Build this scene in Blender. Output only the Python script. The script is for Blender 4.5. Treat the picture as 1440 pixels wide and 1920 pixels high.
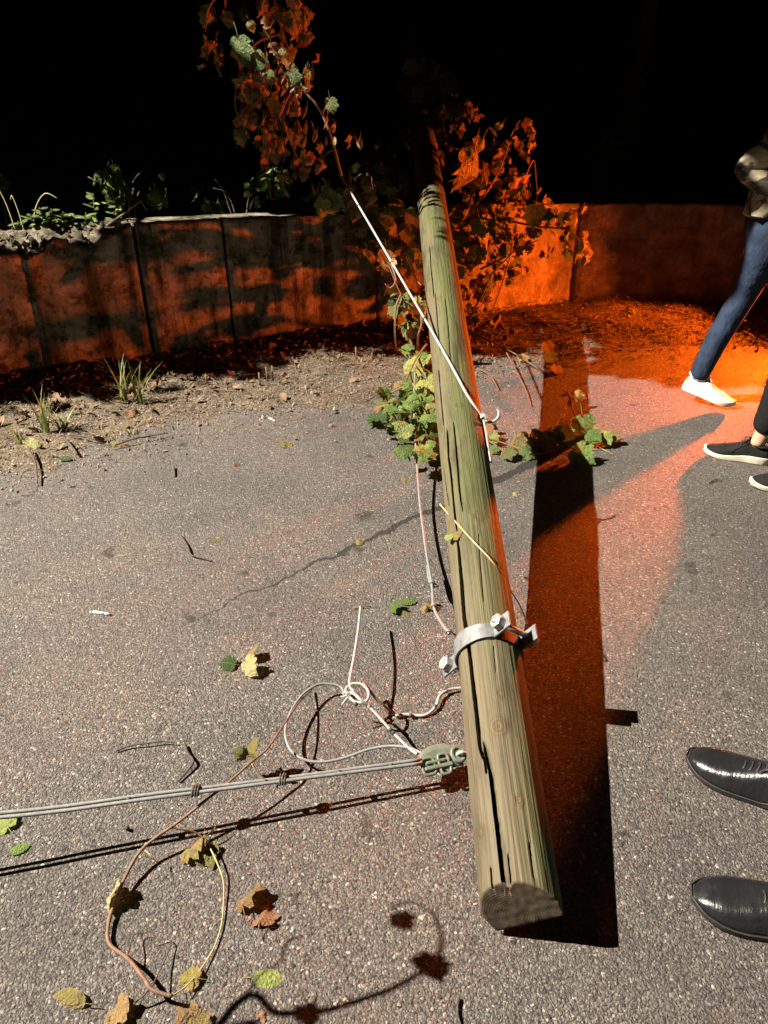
import bpy, bmesh, math, random
from mathutils import Vector, Matrix, Euler, noise

for o in list(bpy.data.objects):
    bpy.data.objects.remove(o, do_unlink=True)
SC = bpy.context.scene
COL = SC.collection
R = random.Random(7)
PI = math.pi

# ------------------------------------------------------------------ camera
CAM_H = 1.5
PITCH = math.radians(29.7)
cd = bpy.data.cameras.new('camera')
cam = bpy.data.objects.new('camera', cd)
COL.objects.link(cam)
cam.location = (0, 0, CAM_H)
cam.rotation_euler = (PI / 2 - PITCH, 0, 0)
cd.sensor_fit = 'VERTICAL'
cd.sensor_height = 36.0
cd.lens = 26.0
cd.clip_start = 0.02
cd.clip_end = 400
SC.camera = cam
SC.render.resolution_x = 768
SC.render.resolution_y = 1024

# ------------------------------------------------------------------ night sky
w = bpy.data.worlds.new('World')
SC.world = w
w.use_nodes = True
nt = w.node_tree
bg = nt.nodes.get('Background')
sk = nt.nodes.new('ShaderNodeTexSky')
sk.sky_type = 'NISHITA'
sk.sun_disc = False
sk.sun_elevation = math.radians(-7)
sk.sun_rotation = math.radians(200)
nt.links.new(sk.outputs[0], bg.inputs[0])
bg.inputs[1].default_value = 0.002
SC.view_settings.view_transform = 'Standard'
SC.view_settings.look = 'None'
SC.view_settings.exposure = 0
SC.view_settings.gamma = 1
SC.view_settings.use_curve_mapping = False

# ------------------------------------------------------------------ lamps of the place
WHITE_POS = Vector((-7.6, 1.55, 8.0))
RED_POS = Vector((3.25, 5.58, 0.29))

def spot_lamp(name, pos, target, watts, color, half_deg, blend, radius):
    l = bpy.data.lights.new(name, 'SPOT')
    l.energy = watts
    l.color = color
    l.spot_size = math.radians(2 * half_deg)
    l.spot_blend = blend
    l.shadow_soft_size = radius
    o = bpy.data.objects.new(name, l)
    COL.objects.link(o)
    o.location = pos
    o.rotation_euler = (Vector(target) - Vector(pos)).to_track_quat('-Z', 'Y').to_euler()
    return o

spot_lamp('flood_lamp_light', WHITE_POS, (0.3, 1.1, 0), 27500, (1.0, 0.905, 0.765), 27, 0.10, 0.045)
spot_lamp('warning_lamp_light', RED_POS, (-0.9, 5.10, 0.51), 1900, (1.0, 0.118, 0.005), 55, 0.25, 0.04)
# ------------------------------------------------------------------ unprojection: a pixel of the photograph at a known depth or height
FPX = 1387.0
CP, SP = math.cos(PITCH), math.sin(PITCH)

def ray(px, py):
    a, b = (px - 720) / FPX, (960 - py) / FPX
    return Vector((a, CP + SP * b, -SP + CP * b))

def at(px, py, h=0.0):            # point at height h
    d = ray(px, py)
    return Vector((0, 0, CAM_H)) + d * ((h - CAM_H) / d.z)

def atd(px, py, y):               # point at distance y ahead
    d = ray(px, py)
    return Vector((0, 0, CAM_H)) + d * (y / d.y)

# ------------------------------------------------------------------ mesh helpers
def smooth_path(pts, n=6):
    """Catmull-Rom through points (Vectors)."""
    P = [Vector(p) for p in pts]
    if len(P) < 3:
        return P
    out = []
    for i in range(len(P) - 1):
        p0 = P[max(i - 1, 0)]; p1 = P[i]; p2 = P[i + 1]; p3 = P[min(i + 2, len(P) - 1)]
        for k in range(n):
            t = k / n
            out.append(0.5 * ((2 * p1) + (p2 - p0) * t + (2 * p0 - 5 * p1 + 4 * p2 - p3) * t * t + (3 * p1 - p0 - 3 * p2 + p3) * t ** 3))
    out.append(P[-1])
    return out

class MB:
    def __init__(s):
        s.v = []; s.f = []; s.m = []; s.sm = []
    def add(s, verts, faces, mi=0, smooth=True):
        b = len(s.v)
        s.v += [tuple(x) for x in verts]
        for f in faces:
            s.f.append([b + i for i in f]); s.m.append(mi); s.sm.append(smooth)
    def tube(s, pts, rad, sides=8, mi=0, cap=True, flat=1.0):
        P = [Vector(p) for p in pts]
        n = len(P)
        rr = rad if isinstance(rad, (list, tuple)) else [rad] * n
        if len(rr) != n:
            rr = [rr[0] + (rr[-1] - rr[0]) * i / (n - 1) for i in range(n)]
        t0 = (P[1] - P[0]).normalized()
        u = t0.orthogonal().normalized()
        vs = []
        for i in range(n):
            t = (P[min(i + 1, n - 1)] - P[max(i - 1, 0)])
            if t.length < 1e-9: t = t0
            t = t.normalized()
            u = (u - t * u.dot(t))
            u = u.normalized() if u.length > 1e-6 else t.orthogonal().normalized()
            w_ = t.cross(u)
            for k in range(sides):
                a = 2 * PI * k / sides
                vs.append(P[i] + (u * math.cos(a) + w_ * math.sin(a) * flat) * rr[i])
        fs = []
        for i in range(n - 1):
            for k in range(sides):
                a = i * sides + k; b = i * sides + (k + 1) % sides
                fs.append((a, b, b + sides, a + sides))
        if cap:
            fs.append(tuple(reversed(range(sides))))
            fs.append(tuple((n - 1) * sides + k for k in range(sides)))
        s.add(vs, fs, mi)
        return s
    def box(s, c, size, rot=None, mi=0):
        hx, hy, hz = [x / 2 for x in size]
        M = rot if rot is not None else Matrix.Identity(3)
        c = Vector(c)
        vs = [c + M @ Vector((x, y, z)) for x in (-hx, hx) for y in (-hy, hy) for z in (-hz, hz)]
        s.add(vs, [(0, 1, 3, 2), (4, 6, 7, 5), (0, 4, 5, 1), (2, 3, 7, 6), (0, 2, 6, 4), (1, 5, 7, 3)], mi, False)
        return s
    def prism(s, c, axis, r, length, sides=6, mi=0, r2=None, phase=0.0):
        axis = Vector(axis).normalized(); u = axis.orthogonal().normalized(); v = axis.cross(u)
        c = Vector(c); vs = []
        for e, rad in ((-.5, r), (.5, r if r2 is None else r2)):
            for k in range(sides):
                a = 2 * PI * k / sides + phase
                vs.append(c + axis * length * e + (u * math.cos(a) + v * math.sin(a)) * rad)
        fs = [(k, (k + 1) % sides, sides + (k + 1) % sides, sides + k) for k in range(sides)]
        fs += [tuple(reversed(range(sides))), tuple(range(sides, 2 * sides))]
        s.add(vs, fs, mi, sides > 8)
        return s
    def mesh(s, name, mats):
        me = bpy.data.meshes.new(name)
        me.from_pydata(s.v, [], s.f)
        for m in (mats if isinstance(mats, (list, tuple)) else [mats]):
            me.materials.append(m)
        me.polygons.foreach_set('material_index', s.m)
        me.polygons.foreach_set('use_smooth', s.sm)
        me.update()
        return me
    def build(s, name, mats, parent=None):
        return link(name, s.mesh(name, mats), parent)

def link(name, me, parent=None):
    o = bpy.data.objects.new(name, me)
    COL.objects.link(o)
    if parent is not None:
        o.parent = parent
    return o

def bevel(o, width, seg=2):
    m = o.modifiers.new('bevel', 'BEVEL'); m.width = width; m.segments = seg; m.limit_method = 'ANGLE'
    return o

def tag(o, label=None, cat=None, group=None, kind=None):
    if label: o['label'] = label
    if cat: o['category'] = cat
    if group: o['group'] = group
    if kind: o['kind'] = kind
    return o

def thing(name, label, cat, loc=(0, 0, 0), group=None, rot=(0, 0, 0)):
    o = bpy.data.objects.new(name, None)
    o.empty_display_size = 0.05
    COL.objects.link(o)
    o.location = loc; o.rotation_euler = rot
    return tag(o, label, cat, group)

# ------------------------------------------------------------------ materials
def newmat(name):
    m = bpy.data.materials.new(name); m.use_nodes = True
    t = m.node_tree
    return m, t, t.nodes['Principled BSDF'], t.nodes['Material Output']

def N(t, kind, **kw):
    n = t.nodes.new(kind)
    for k, v in kw.items():
        if k.startswith('i_'):
            key = k[2:]
            n.inputs[int(key) if key.isdigit() else key].default_value = v
        else:
            setattr(n, k, v)
    return n

def ramp(t, src, stops, interp='LINEAR'):
    n = t.nodes.new('ShaderNodeValToRGB')
    n.color_ramp.interpolation = interp
    el = n.color_ramp.elements
    while len(el) > 1: el.remove(el[-1])
    el[0].position = stops[0][0]; el[0].color = (*stops[0][1], 1)
    for p, c in stops[1:]:
        e = el.new(p); e.color = (*c, 1)
    t.links.new(src, n.inputs[0])
    return n

def mixc(t, fac, a, b, mode='MIX'):
    n = t.nodes.new('ShaderNodeMix'); n.data_type = 'RGBA'; n.blend_type = mode
    for sock, v in ((0, fac), (6, a), (7, b)):
        if hasattr(v, 'links') or hasattr(v, 'is_linked'):
            t.links.new(v, n.inputs[sock])
        else:
            n.inputs[sock].default_value = v if sock == 0 else (*v, 1)
    return n.outputs[2]

def math_(t, op, a, b=None, c=None, clamp=False):
    n = t.nodes.new('ShaderNodeMath'); n.operation = op; n.use_clamp = clamp
    for i, v in enumerate((a, b, c)):
        if v is None: continue
        if hasattr(v, 'is_linked'): t.links.new(v, n.inputs[i])
        else: n.inputs[i].default_value = v
    return n.outputs[0]

def mapping(t, src, scale=(1, 1, 1), loc=(0, 0, 0), rot=(0, 0, 0)):
    n = t.nodes.new('ShaderNodeMapping')
    n.inputs['Scale'].default_value = scale; n.inputs['Location'].default_value = loc; n.inputs['Rotation'].default_value = rot
    t.links.new(src, n.inputs[0])
    return n.outputs[0]

def noise_(t, src, scale, detail=4, rough=0.55, dist=0.0):
    n = t.nodes.new('ShaderNodeTexNoise')
    n.inputs['Scale'].default_value = scale; n.inputs['Detail'].default_value = detail
    n.inputs['Roughness'].default_value = rough; n.inputs['Distortion'].default_value = dist
    t.links.new(src, n.inputs['Vector'])
    return n.outputs[0]

def bump(t, src, strength, dist, normal=None):
    n = t.nodes.new('ShaderNodeBump')
    n.inputs['Strength'].default_value = strength; n.inputs['Distance'].default_value = dist
    t.links.new(src, n.inputs['Height'])
    if normal is not None: t.links.new(normal, n.inputs['Normal'])
    return n.outputs[0]

def objco(t):
    return t.nodes.new('ShaderNodeTexCoord').outputs['Object']

def simple(name, c1, c2, scale=40, rough=0.6, metal=0.0, bstr=0.2, bdist=0.002, spec=0.5):
    m, t, b, o = newmat(name)
    co = objco(t)
    n = noise_(t, co, scale, 5)
    t.links.new(ramp(t, n, [(0.3, c1), (0.7, c2)]).outputs[0], b.inputs['Base Color'])
    b.inputs['Roughness'].default_value = rough; b.inputs['Metallic'].default_value = metal
    b.inputs['Specular IOR Level'].default_value = spec
    t.links.new(bump(t, noise_(t, co, scale * 3, 4), bstr, bdist), b.inputs['Normal'])
    return m

# ---- asphalt
CR0, CR1 = at(815, 955), at(330, 1178)      # hairline crack across the road
def asphalt():
    m, t, b, o = newmat('asphalt')
    co = objco(t)
    warp = mixc(t, 0.010, co, noise_col(t, co, 60), 'ADD')
    v = N(t, 'ShaderNodeTexVoronoi', i_Scale=175.0); t.links.new(warp, v.inputs['Vector'])
    v2 = N(t, 'ShaderNodeTexVoronoi', i_Scale=380.0); t.links.new(warp, v2.inputs['Vector'])
    sep = N(t, 'ShaderNodeSeparateColor'); t.links.new(v.outputs['Color'], sep.inputs[0])
    sep2 = N(t, 'ShaderNodeSeparateColor'); t.links.new(v2.outputs['Color'], sep2.inputs[0])
    big = ramp(t, sep.outputs[0], [(0.0, (.030, .026, .024)), (0.07, (.080, .069, .064)), (0.42, (.112, .101, .094)), (0.72, (.150, .135, .124)), (0.92, (.215, .188, .166)), (0.975, (.30, .265, .23)), (1.0, (.46, .42, .37))]).outputs[0]
    fine = ramp(t, sep2.outputs[1], [(0.0, (.022, .019, .018)), (0.10, (.072, .062, .058)), (0.55, (.118, .104, .093)), (0.9, (.18, .16, .138)), (1.0, (.30, .27, .235))]).outputs[0]
    col = mixc(t, ramp(t, sep.outputs[2], [(0.40, (0, 0, 0)), (0.46, (1, 1, 1))]).outputs[0], fine, big)
    pit = ramp(t, v.outputs['Distance'], [(0.42, (1, 1, 1)), (0.80, (.62, .59, .56))]).outputs[0]
    col = mixc(t, 0.9, col, pit, 'MULTIPLY')
    # wear and stains of its own
    st = ramp(t, noise_(t, co, 1.6, 6, .62), [(0.34, (.80, .80, .82)), (0.52, (1, 1, 1)), (0.70, (1.16, 1.10, 1.02))]).outputs[0]
    col = mixc(t, 1.0, col, st, 'MULTIPLY')
    st2 = ramp(t, noise_(t, co, 7.5, 3, .5), [(0.27, (.42, .40, .38)), (0.335, (1, 1, 1))]).outputs[0]
    col = mixc(t, 1.0, col, st2, 'MULTIPLY')
    rust = ramp(t, noise_(t, mapping(t, co, loc=(3, 8, 0)), 3.4, 4, .6), [(0.64, (0, 0, 0)), (0.78, (.55, .55, .55))]).outputs[0]
    col = mixc(t, rust, col, (.17, .105, .065))
    # crack: distance to a wandering line
    wob = N(t, 'ShaderNodeTexNoise', i_Scale=5.5, i_Detail=7.0, i_Roughness=.68); t.links.new(co, wob.inputs['Vector'])
    d = (CR1 - CR0); L = d.length; dn = d.normalized(); nn = Vector((-dn.y, dn.x, 0))
    def dot(vec):
        n = N(t, 'ShaderNodeVectorMath', operation='DOT_PRODUCT'); t.links.new(co, n.inputs[0]); n.inputs[1].default_value = vec
        return n.outputs['Value']
    across = math_(t, 'SUBTRACT', dot(nn), CR0.dot(nn))
    across = math_(t, 'ADD', across, math_(t, 'MULTIPLY', math_(t, 'SUBTRACT', wob.outputs[0], .5), .16))
    along = math_(t, 'SUBTRACT', dot(dn), CR0.dot(dn))
    wid = math_(t, 'MULTIPLY', math_(t, 'SUBTRACT', 1.0, math_(t, 'DIVIDE', along, L * 1.05)), 0.017, clamp=False)
    wid = math_(t, 'MULTIPLY', wid, math_(t, 'GREATER_THAN', along, -0.9))
    inside = math_(t, 'LESS_THAN', math_(t, 'ABSOLUTE', across), wid)
    col = mixc(t, math_(t, 'MULTIPLY', inside, .92), col, (.022, .019, .017))
    t.links.new(col, b.inputs['Base Color'])
    t.links.new(ramp(t, sep.outputs[1], [(0, (.55,) * 3), (1, (.9,) * 3)]).outputs[0], b.inputs['Roughness'])
    b.inputs['Specular IOR Level'].default_value = .4
    h = math_(t, 'SUBTRACT', 1.0, v.outputs['Distance'])
    h = math_(t, 'ADD', h, math_(t, 'MULTIPLY', sep.outputs[0], .55))
    h = math_(t, 'SUBTRACT', h, math_(t, 'MULTIPLY', v2.outputs['Distance'], .4))
    h = math_(t, 'SUBTRACT', h, math_(t, 'MULTIPLY', inside, 2.2))
    n1 = bump(t, noise_(t, co, 9, 4), .35, .02)
    t.links.new(bump(t, math_(t, 'ADD', h, math_(t, 'MULTIPLY', noise_(t, co, 420, 3, .7), .7)), 1.0, .0062, n1), b.inputs['Normal'])
    return m

def noise_col(t, co, scale):
    n = N(t, 'ShaderNodeTexNoise', i_Scale=scale, i_Detail=2.0)
    t.links.new(co, n.inputs['Vector'])
    s = N(t, 'ShaderNodeVectorMath', operation='SUBTRACT'); s.inputs[1].default_value = (.5, .5, .5)
    t.links.new(n.outputs[1], s.inputs[0])
    return s.outputs[0]

M_ASPH = asphalt()

def dirt():
    m, t, b, o = newmat('dry_dirt')
    co = objco(t)
    v = N(t, 'ShaderNodeTexVoronoi', i_Scale=120.0); t.links.new(co, v.inputs['Vector'])
    sep = N(t, 'ShaderNodeSeparateColor'); t.links.new(v.outputs['Color'], sep.inputs[0])
    c = ramp(t, noise_(t, co, 5, 7, .66), [(.28, (.022, .014, .008)), (.5, (.060, .040, .022)), (.72, (.120, .084, .048))]).outputs[0]
    c = mixc(t, ramp(t, sep.outputs[0], [(.55, (0, 0, 0)), (.6, (.7, .7, .7))]).outputs[0], c, ramp(t, sep.outputs[1], [(0, (.045, .036, .026)), (.8, (.14, .114, .084)), (1, (.32, .28, .225))]).outputs[0])
    t.links.new(c, b.inputs['Base Color']); b.inputs['Roughness'].default_value = .9
    h = math_(t, 'ADD', math_(t, 'MULTIPLY', noise_(t, co, 45, 6, .7), 1.4), math_(t, 'MULTIPLY', v.outputs['Distance'], -.5))
    t.links.new(bump(t, h, .8, .012), b.inputs['Normal'])
    return m
M_DIRT = dirt()

def concrete(name, broken=False):
    m, t, b, o = newmat(name)
    co = objco(t)
    base = ramp(t, noise_(t, co, 6, 8, .68), [(.28, (.085, .075, .056)), (.5, (.20, .178, .136)), (.72, (.42, .37, .29))]).outputs[0]
    if not broken:
        streak = ramp(t, noise_(t, mapping(t, co, (9, 9, .8)), 1.0, 6, .7), [(.38, (.12, .12, .09)), (.52, (1, 1, 1))]).outputs[0]
        sxx = N(t, 'ShaderNodeSeparateXYZ'); t.links.new(co, sxx.inputs[0])
        old = ramp(t, math_(t, 'ADD', math_(t, 'MULTIPLY', sxx.outputs[0], .45), .5, clamp=True), [(.42, (1, 1, 1)), (.75, (.22, .22, .22))]).outputs[0]
        base = mixc(t, math_(t, 'MULTIPLY', old, .9), base, streak, 'MULTIPLY')
        moss = ramp(t, noise_(t, mapping(t, co, (1, 1, 1.6), (4, 1, 2)), 3.2, 8, .72), [(.50, (0, 0, 0)), (.62, (.9, .9, .9))]).outputs[0]
        base = mixc(t, math_(t, 'MULTIPLY', moss, old), base, (.030, .034, .010))
        blot = ramp(t, noise_(t, mapping(t, co, loc=(9, 2, 5)), 14, 5, .6), [(.38, (.25, .23, .20)), (.48, (1, 1, 1))]).outputs[0]
        base = mixc(t, math_(t, 'MULTIPLY', old, .9), base, blot, 'MULTIPLY')
    else:
        v = N(t, 'ShaderNodeTexVoronoi', i_Scale=38.0); t.links.new(co, v.inputs['Vector'])
        s_ = N(t, 'ShaderNodeSeparateColor'); t.links.new(v.outputs['Color'], s_.inputs[0])
        base = mixc(t, .6, base, ramp(t, s_.outputs[0], [(0, (.024, .019, .011)), (.6, (.105, .087, .055)), (1, (.28, .235, .155))]).outputs[0])
    t.links.new(base, b.inputs['Base Color']); b.inputs['Roughness'].default_value = .92
    b.inputs['Specular IOR Level'].default_value = .25
    h = math_(t, 'ADD', noise_(t, co, 28, 9, .75), math_(t, 'MULTIPLY', noise_(t, mapping(t, co, (3, 3, 14)), 3, 4), .7))
    t.links.new(bump(t, h, .8 if not broken else 1.0, .022 if not broken else .045), b.inputs['Normal'])
    return m
M_WALL = concrete('weathered_concrete')
M_BROKEN = concrete('broken_concrete', True)

def wood():
    m, t, b, o = newmat('treated_wood')
    co = objco(t)
    wv = mixc(t, .008, co, noise_col(t, co, 2.5), 'ADD')
    g = noise_(t, mapping(t, wv, (110, 2.2, 110)), 1.0, 8, .68)
    g2 = noise_(t, mapping(t, wv, (190, 5.0, 190)), 1.0, 4, .6)
    patch = noise_(t, mapping(t, co, (9, 1.3, 9)), 1.0, 4, .6)
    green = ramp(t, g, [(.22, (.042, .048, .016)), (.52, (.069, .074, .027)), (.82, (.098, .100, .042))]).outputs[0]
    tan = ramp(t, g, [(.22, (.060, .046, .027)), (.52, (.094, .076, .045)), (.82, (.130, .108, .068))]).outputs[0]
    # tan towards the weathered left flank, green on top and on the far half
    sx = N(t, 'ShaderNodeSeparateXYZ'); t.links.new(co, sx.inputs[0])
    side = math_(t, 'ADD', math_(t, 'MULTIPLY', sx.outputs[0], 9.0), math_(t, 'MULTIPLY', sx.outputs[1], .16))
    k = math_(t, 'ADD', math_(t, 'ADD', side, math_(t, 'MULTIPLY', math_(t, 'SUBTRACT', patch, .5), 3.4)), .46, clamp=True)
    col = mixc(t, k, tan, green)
    dark = ramp(t, g2, [(.32, (.62, .60, .58)), (.46, (1, 1, 1))]).outputs[0]
    col = mixc(t, .9, col, dark, 'MULTIPLY')
    stain = ramp(t, noise_(t, mapping(t, co, (14, 2.2, 14), (3, 3, 3)), 1.0, 6, .7), [(.34, (.45, .40, .36)), (.50, (1, 1, 1)), (.72, (1.18, 1.12, 1.0))]).outputs[0]
    col = mixc(t, .9, col, stain, 'MULTIPLY')
    # knots carried by the mesh
    at_ = N(t, 'ShaderNodeAttribute', attribute_name='knot')
    kr = ramp(t, at_.outputs['Fac'], [(0, (1, 1, 1)), (.25, (.86, .80, .68)), (.40, (1.1, 1.0, .85)), (.55, (.72, .62, .50)), (.75, (1.15, 1.02, .82)), (1, (.80, .66, .5))]).outputs[0]
    col = mixc(t, 1.0, col, kr, 'MULTIPLY')
    t.links.new(col, b.inputs['Base Color']); b.inputs['Roughness'].default_value = .72
    b.inputs['Specular IOR Level'].default_value = .3
    n1 = bump(t, g, .5, .004)
    n2 = bump(t, g2, .35, .0016, n1)
    t.links.new(bump(t, at_.outputs['Fac'], .6, .004, n2), b.inputs['Normal'])
    return m
M_WOOD = wood()

def endgrain():
    m, t, b, o = newmat('end_grain')
    co = objco(t)
    wv = mixc(t, .02, mapping(t, co, (1, 0.2, 1), (0.012, 0, 0.11)), noise_col(t, co, 18), 'ADD')
    sx = N(t, 'ShaderNodeVectorMath', operation='LENGTH')
    cen = N(t, 'ShaderNodeVectorMath', operation='SUBTRACT'); cen.inputs[1].default_value = (-.01, 0.0, .07)
    t.links.new(co, cen.inputs[0])
    fl = N(t, 'ShaderNodeVectorMath', operation='MULTIPLY'); fl.inputs[1].default_value = (1, 0, 1); t.links.new(cen.outputs[0], fl.inputs[0])
    t.links.new(fl.outputs[0], sx.inputs[0])
    rr = math_(t, 'ADD', sx.outputs['Value'], math_(t, 'MULTIPLY', noise_(t, co, 30, 3), .006))
    ring = math_(t, 'SINE', math_(t, 'MULTIPLY', rr, 1150.0))
    c = ramp(t, math_(t, 'ADD', math_(t, 'MULTIPLY', ring, .22), .5), [(0, (.045, .033, .021)), (1, (.115, .086, .055))]).outputs[0]
    c = mixc(t, .9, c, ramp(t, noise_(t, co, 26, 6, .65), [(.35, (.45, .45, .42)), (.6, (1.1, 1, .9))]).outputs[0], 'MULTIPLY')
    t.links.new(c, b.inputs['Base Color']); b.inputs['Roughness'].default_value = .9
    t.links.new(bump(t, math_(t, 'ADD', math_(t, 'MULTIPLY', ring, .25), noise_(t, co, 120, 4)), .2, .0012), b.inputs['Normal'])
    return m
M_END = endgrain()

def leafmat(name, cols, trans=.32, rough=.5):
    m, t, b, o = newmat(name)
    oi = N(t, 'ShaderNodeObjectInfo')
    n = len(cols)
    co = objco(t)
    c = ramp(t, oi.outputs['Random'], [(i / max(n - 1, 1), c_) for i, c_ in enumerate(cols)]).outputs[0]
    # veins: midrib and side ribs, in the leaf's own coordinates
    sp = N(t, 'ShaderNodeSeparateXYZ'); t.links.new(co, sp.inputs[0])
    ax = math_(t, 'ABSOLUTE', sp.outputs[0])
    mid = math_(t, 'LESS_THAN', ax, .018)
    saw = math_(t, 'FRACT', math_(t, 'MULTIPLY', math_(t, 'SUBTRACT', sp.outputs[1], math_(t, 'MULTIPLY', ax, .8)), 5.0))
    side = math_(t, 'LESS_THAN', saw, .12)
    vein = math_(t, 'MAXIMUM', mid, side)
    c = mixc(t, .8, c, ramp(t, noise_(t, co, 5.0, 5, .6), [(.3, (.55, .55, .5)), (.65, (1.25, 1.2, 1.1))]).outputs[0], 'MULTIPLY')
    c = mixc(t, math_(t, 'MULTIPLY', vein, .30), c, (.26, .25, .12))
    t.links.new(c, b.inputs['Base Color']); b.inputs['Roughness'].default_value = rough
    b.inputs['Specular IOR Level'].default_value = .35
    t.links.new(bump(t, math_(t, 'ADD', noise_(t, co, 9, 4), math_(t, 'MULTIPLY', vein, -.6)), .5, .05), b.inputs['Normal'])
    tr = N(t, 'ShaderNodeBsdfTranslucent'); t.links.new(c, tr.inputs[0])
    mx = N(t, 'ShaderNodeMixShader', i_0=trans)
    t.links.new(b.outputs[0], mx.inputs[1]); t.links.new(tr.outputs[0], mx.inputs[2])
    t.links.new(mx.outputs[0], o.inputs[0])
    return m
M_GREEN = leafmat('green_leaf', [(.06, .12, .022), (.11, .19, .04), (.17, .25, .065), (.23, .28, .08)])
M_DARKGREEN = leafmat('dark_green_leaf', [(.03, .065, .016), (.05, .10, .022), (.075, .125, .03)])
M_OLIVE = leafmat('wilting_leaf', [(.09, .10, .03), (.15, .13, .04), (.20, .15, .05), (.12, .12, .035), (.22, .17, .06)])
M_YELLOW = leafmat('yellow_leaf', [(.20, .16, .045), (.27, .22, .07)])
M_BROWN = leafmat('brown_leaf', [(.15, .085, .035), (.21, .13, .05), (.24, .15, .075)], .2, .7)
M_RUST = leafmat('rust_leaf', [(.19, .085, .045), (.23, .12, .07)], .2, .7)
M_PALE = leafmat('pale_leaf', [(.30, .30, .13), (.36, .34, .17)])
M_LITTER = simple('litter', (.055, .032, .016), (.17, .105, .055), 9, .8)
M_STRAW = simple('straw', (.052, .035, .017), (.18, .13, .07), 6, .8)
M_STONE = simple('gravel_stone', (.080, .064, .047), (.25, .205, .152), 30, .85)
M_GRASS = leafmat('grass_blade', [(.06, .11, .025), (.11, .16, .04), (.18, .19, .07)], .3)
M_STEM = simple('vine_stem', (.075, .038, .020), (.165, .092, .050), 60, .7, 0, .5, .002)
M_TWIG = simple('dark_twig', (.028, .022, .018), (.07, .05, .036), 60, .85, 0, .5, .002)
M_TENDRIL = simple('pale_tendril', (.22, .19, .08), (.34, .28, .13), 50, .7)
M_GALV = simple('galvanised_steel', (.11, .115, .12), (.21, .215, .22), 40, .5, .35, .25, .001)
M_GALVD = simple('dull_bolt_steel', (.27, .28, .28), (.40, .41, .41), 45, .42, .55, .2, .001)
M_RUBBER = simple('black_rubber', (.012, .012, .012), (.025, .025, .025), 60, .6)
M_WIREW = simple('white_sheath', (.22, .22, .21), (.35, .35, .335), 90, .5, 0, .15, .0005)
M_WIREG = simple('grey_sheath', (.13, .133, .132), (.20, .203, .198), 90, .5, 0, .2, .0006)
M_PLAST = simple('grey_green_plastic', (.075, .083, .058), (.125, .136, .10), 50, .5, 0, .3, .001)
M_MARK = simple('dark_band', (.02, .02, .02), (.05, .045, .04), 60, .7)
M_PAPER = simple('white_paper', (.72, .72, .70), (.82, .82, .80), 60, .7)
M_SOIL = simple('dark_soil', (.010, .008, .006), (.024, .018, .011), 8, .95, 0, .8, .03)
M_BARK = simple('bark', (.035, .027, .02), (.08, .062, .045), 14, .95, 0, .9, .02)
# ================================================================== SETTING
nz = lambda p, s, seed=0.0: noise.noise(Vector((p[0] * s + seed, p[1] * s - seed, p[2] * s + seed * .5)))

mb = MB()
mb.add([(-60, -40, 0), (60, -40, 0), (60, 80, 0), (-60, 80, 0)], [(0, 1, 2, 3)])
tag(mb.build('road', M_ASPH), kind='structure')

# wall line: from far left, straight past the pole, bend, on to the right
BEND = Vector((1.47, 5.96, 0))
DIR1 = Vector((1, .55, 0)).normalized()
DIR2 = Vector((1, -.045, 0)).normalized()
def wall_pt(s):                   # s metres along the wall from the bend, negative to the left
    return BEND + (DIR1 if s < 0 else DIR2) * s
def wall_dir(s): return DIR1 if s < 0 else DIR2
def wall_n(s):                    # towards the road
    d = wall_dir(s); return Vector((d.y, -d.x, 0))
def s_of_x(x):
    return (x - BEND.x) / DIR1.x if x < BEND.x else (x - BEND.x) / DIR2.x
def wall_top(s):
    return .765 - .026 * s if s < 0 else .765 - .005 * s

# verge: dirt and gravel strip at the wall's foot, its surface diving under the road at the ragged edge
mb = MB()
SS = [-7.5 + .06 * i for i in range(int(7.5 / .06))] + [.06 * i for i in range(1, 80)]
WW = [-.1 + .045 * j for j in range(40)]
vs = []
for s in SS:
    p0 = wall_pt(s)
    n = wall_n(s) if abs(s) > .5 else (wall_n(-1) * (.5 - s) + wall_n(1) * (.5 + s)).normalized()
    for w_ in WW:
        p = p0 + n * w_
        width = .95 + .25 * nz(p, 1.1, 3) + (.25 if s > -1.2 else 0)
        h = .045 * (1 - w_ / width) + .030 * nz(p, 2.3, 5) * min(1, max(.25, 1.4 - w_)) + .010 * nz(p, 9, 1) + .005 * nz(p, 28, 9)
        vs.append((p.x, p.y, h))
nw = len(WW)
mb.add(vs, [(i * nw + j, i * nw + j + 1, (i + 1) * nw + j + 1, (i + 1) * nw + j) for i in range(len(SS) - 1) for j in range(nw - 1)])
tag(mb.build('verge', M_DIRT), kind='structure')
def verge_h(s, w_):
    p = wall_pt(s) + wall_n(s) * w_
    width = .95 + .25 * nz(p, 1.1, 3) + (.25 if s > -1.2 else 0)
    return max(0, .045 * (1 - w_ / width) + .030 * nz(p, 2.3, 5) * min(1, max(.25, 1.4 - w_)) + .010 * nz(p, 9, 1))

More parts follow.
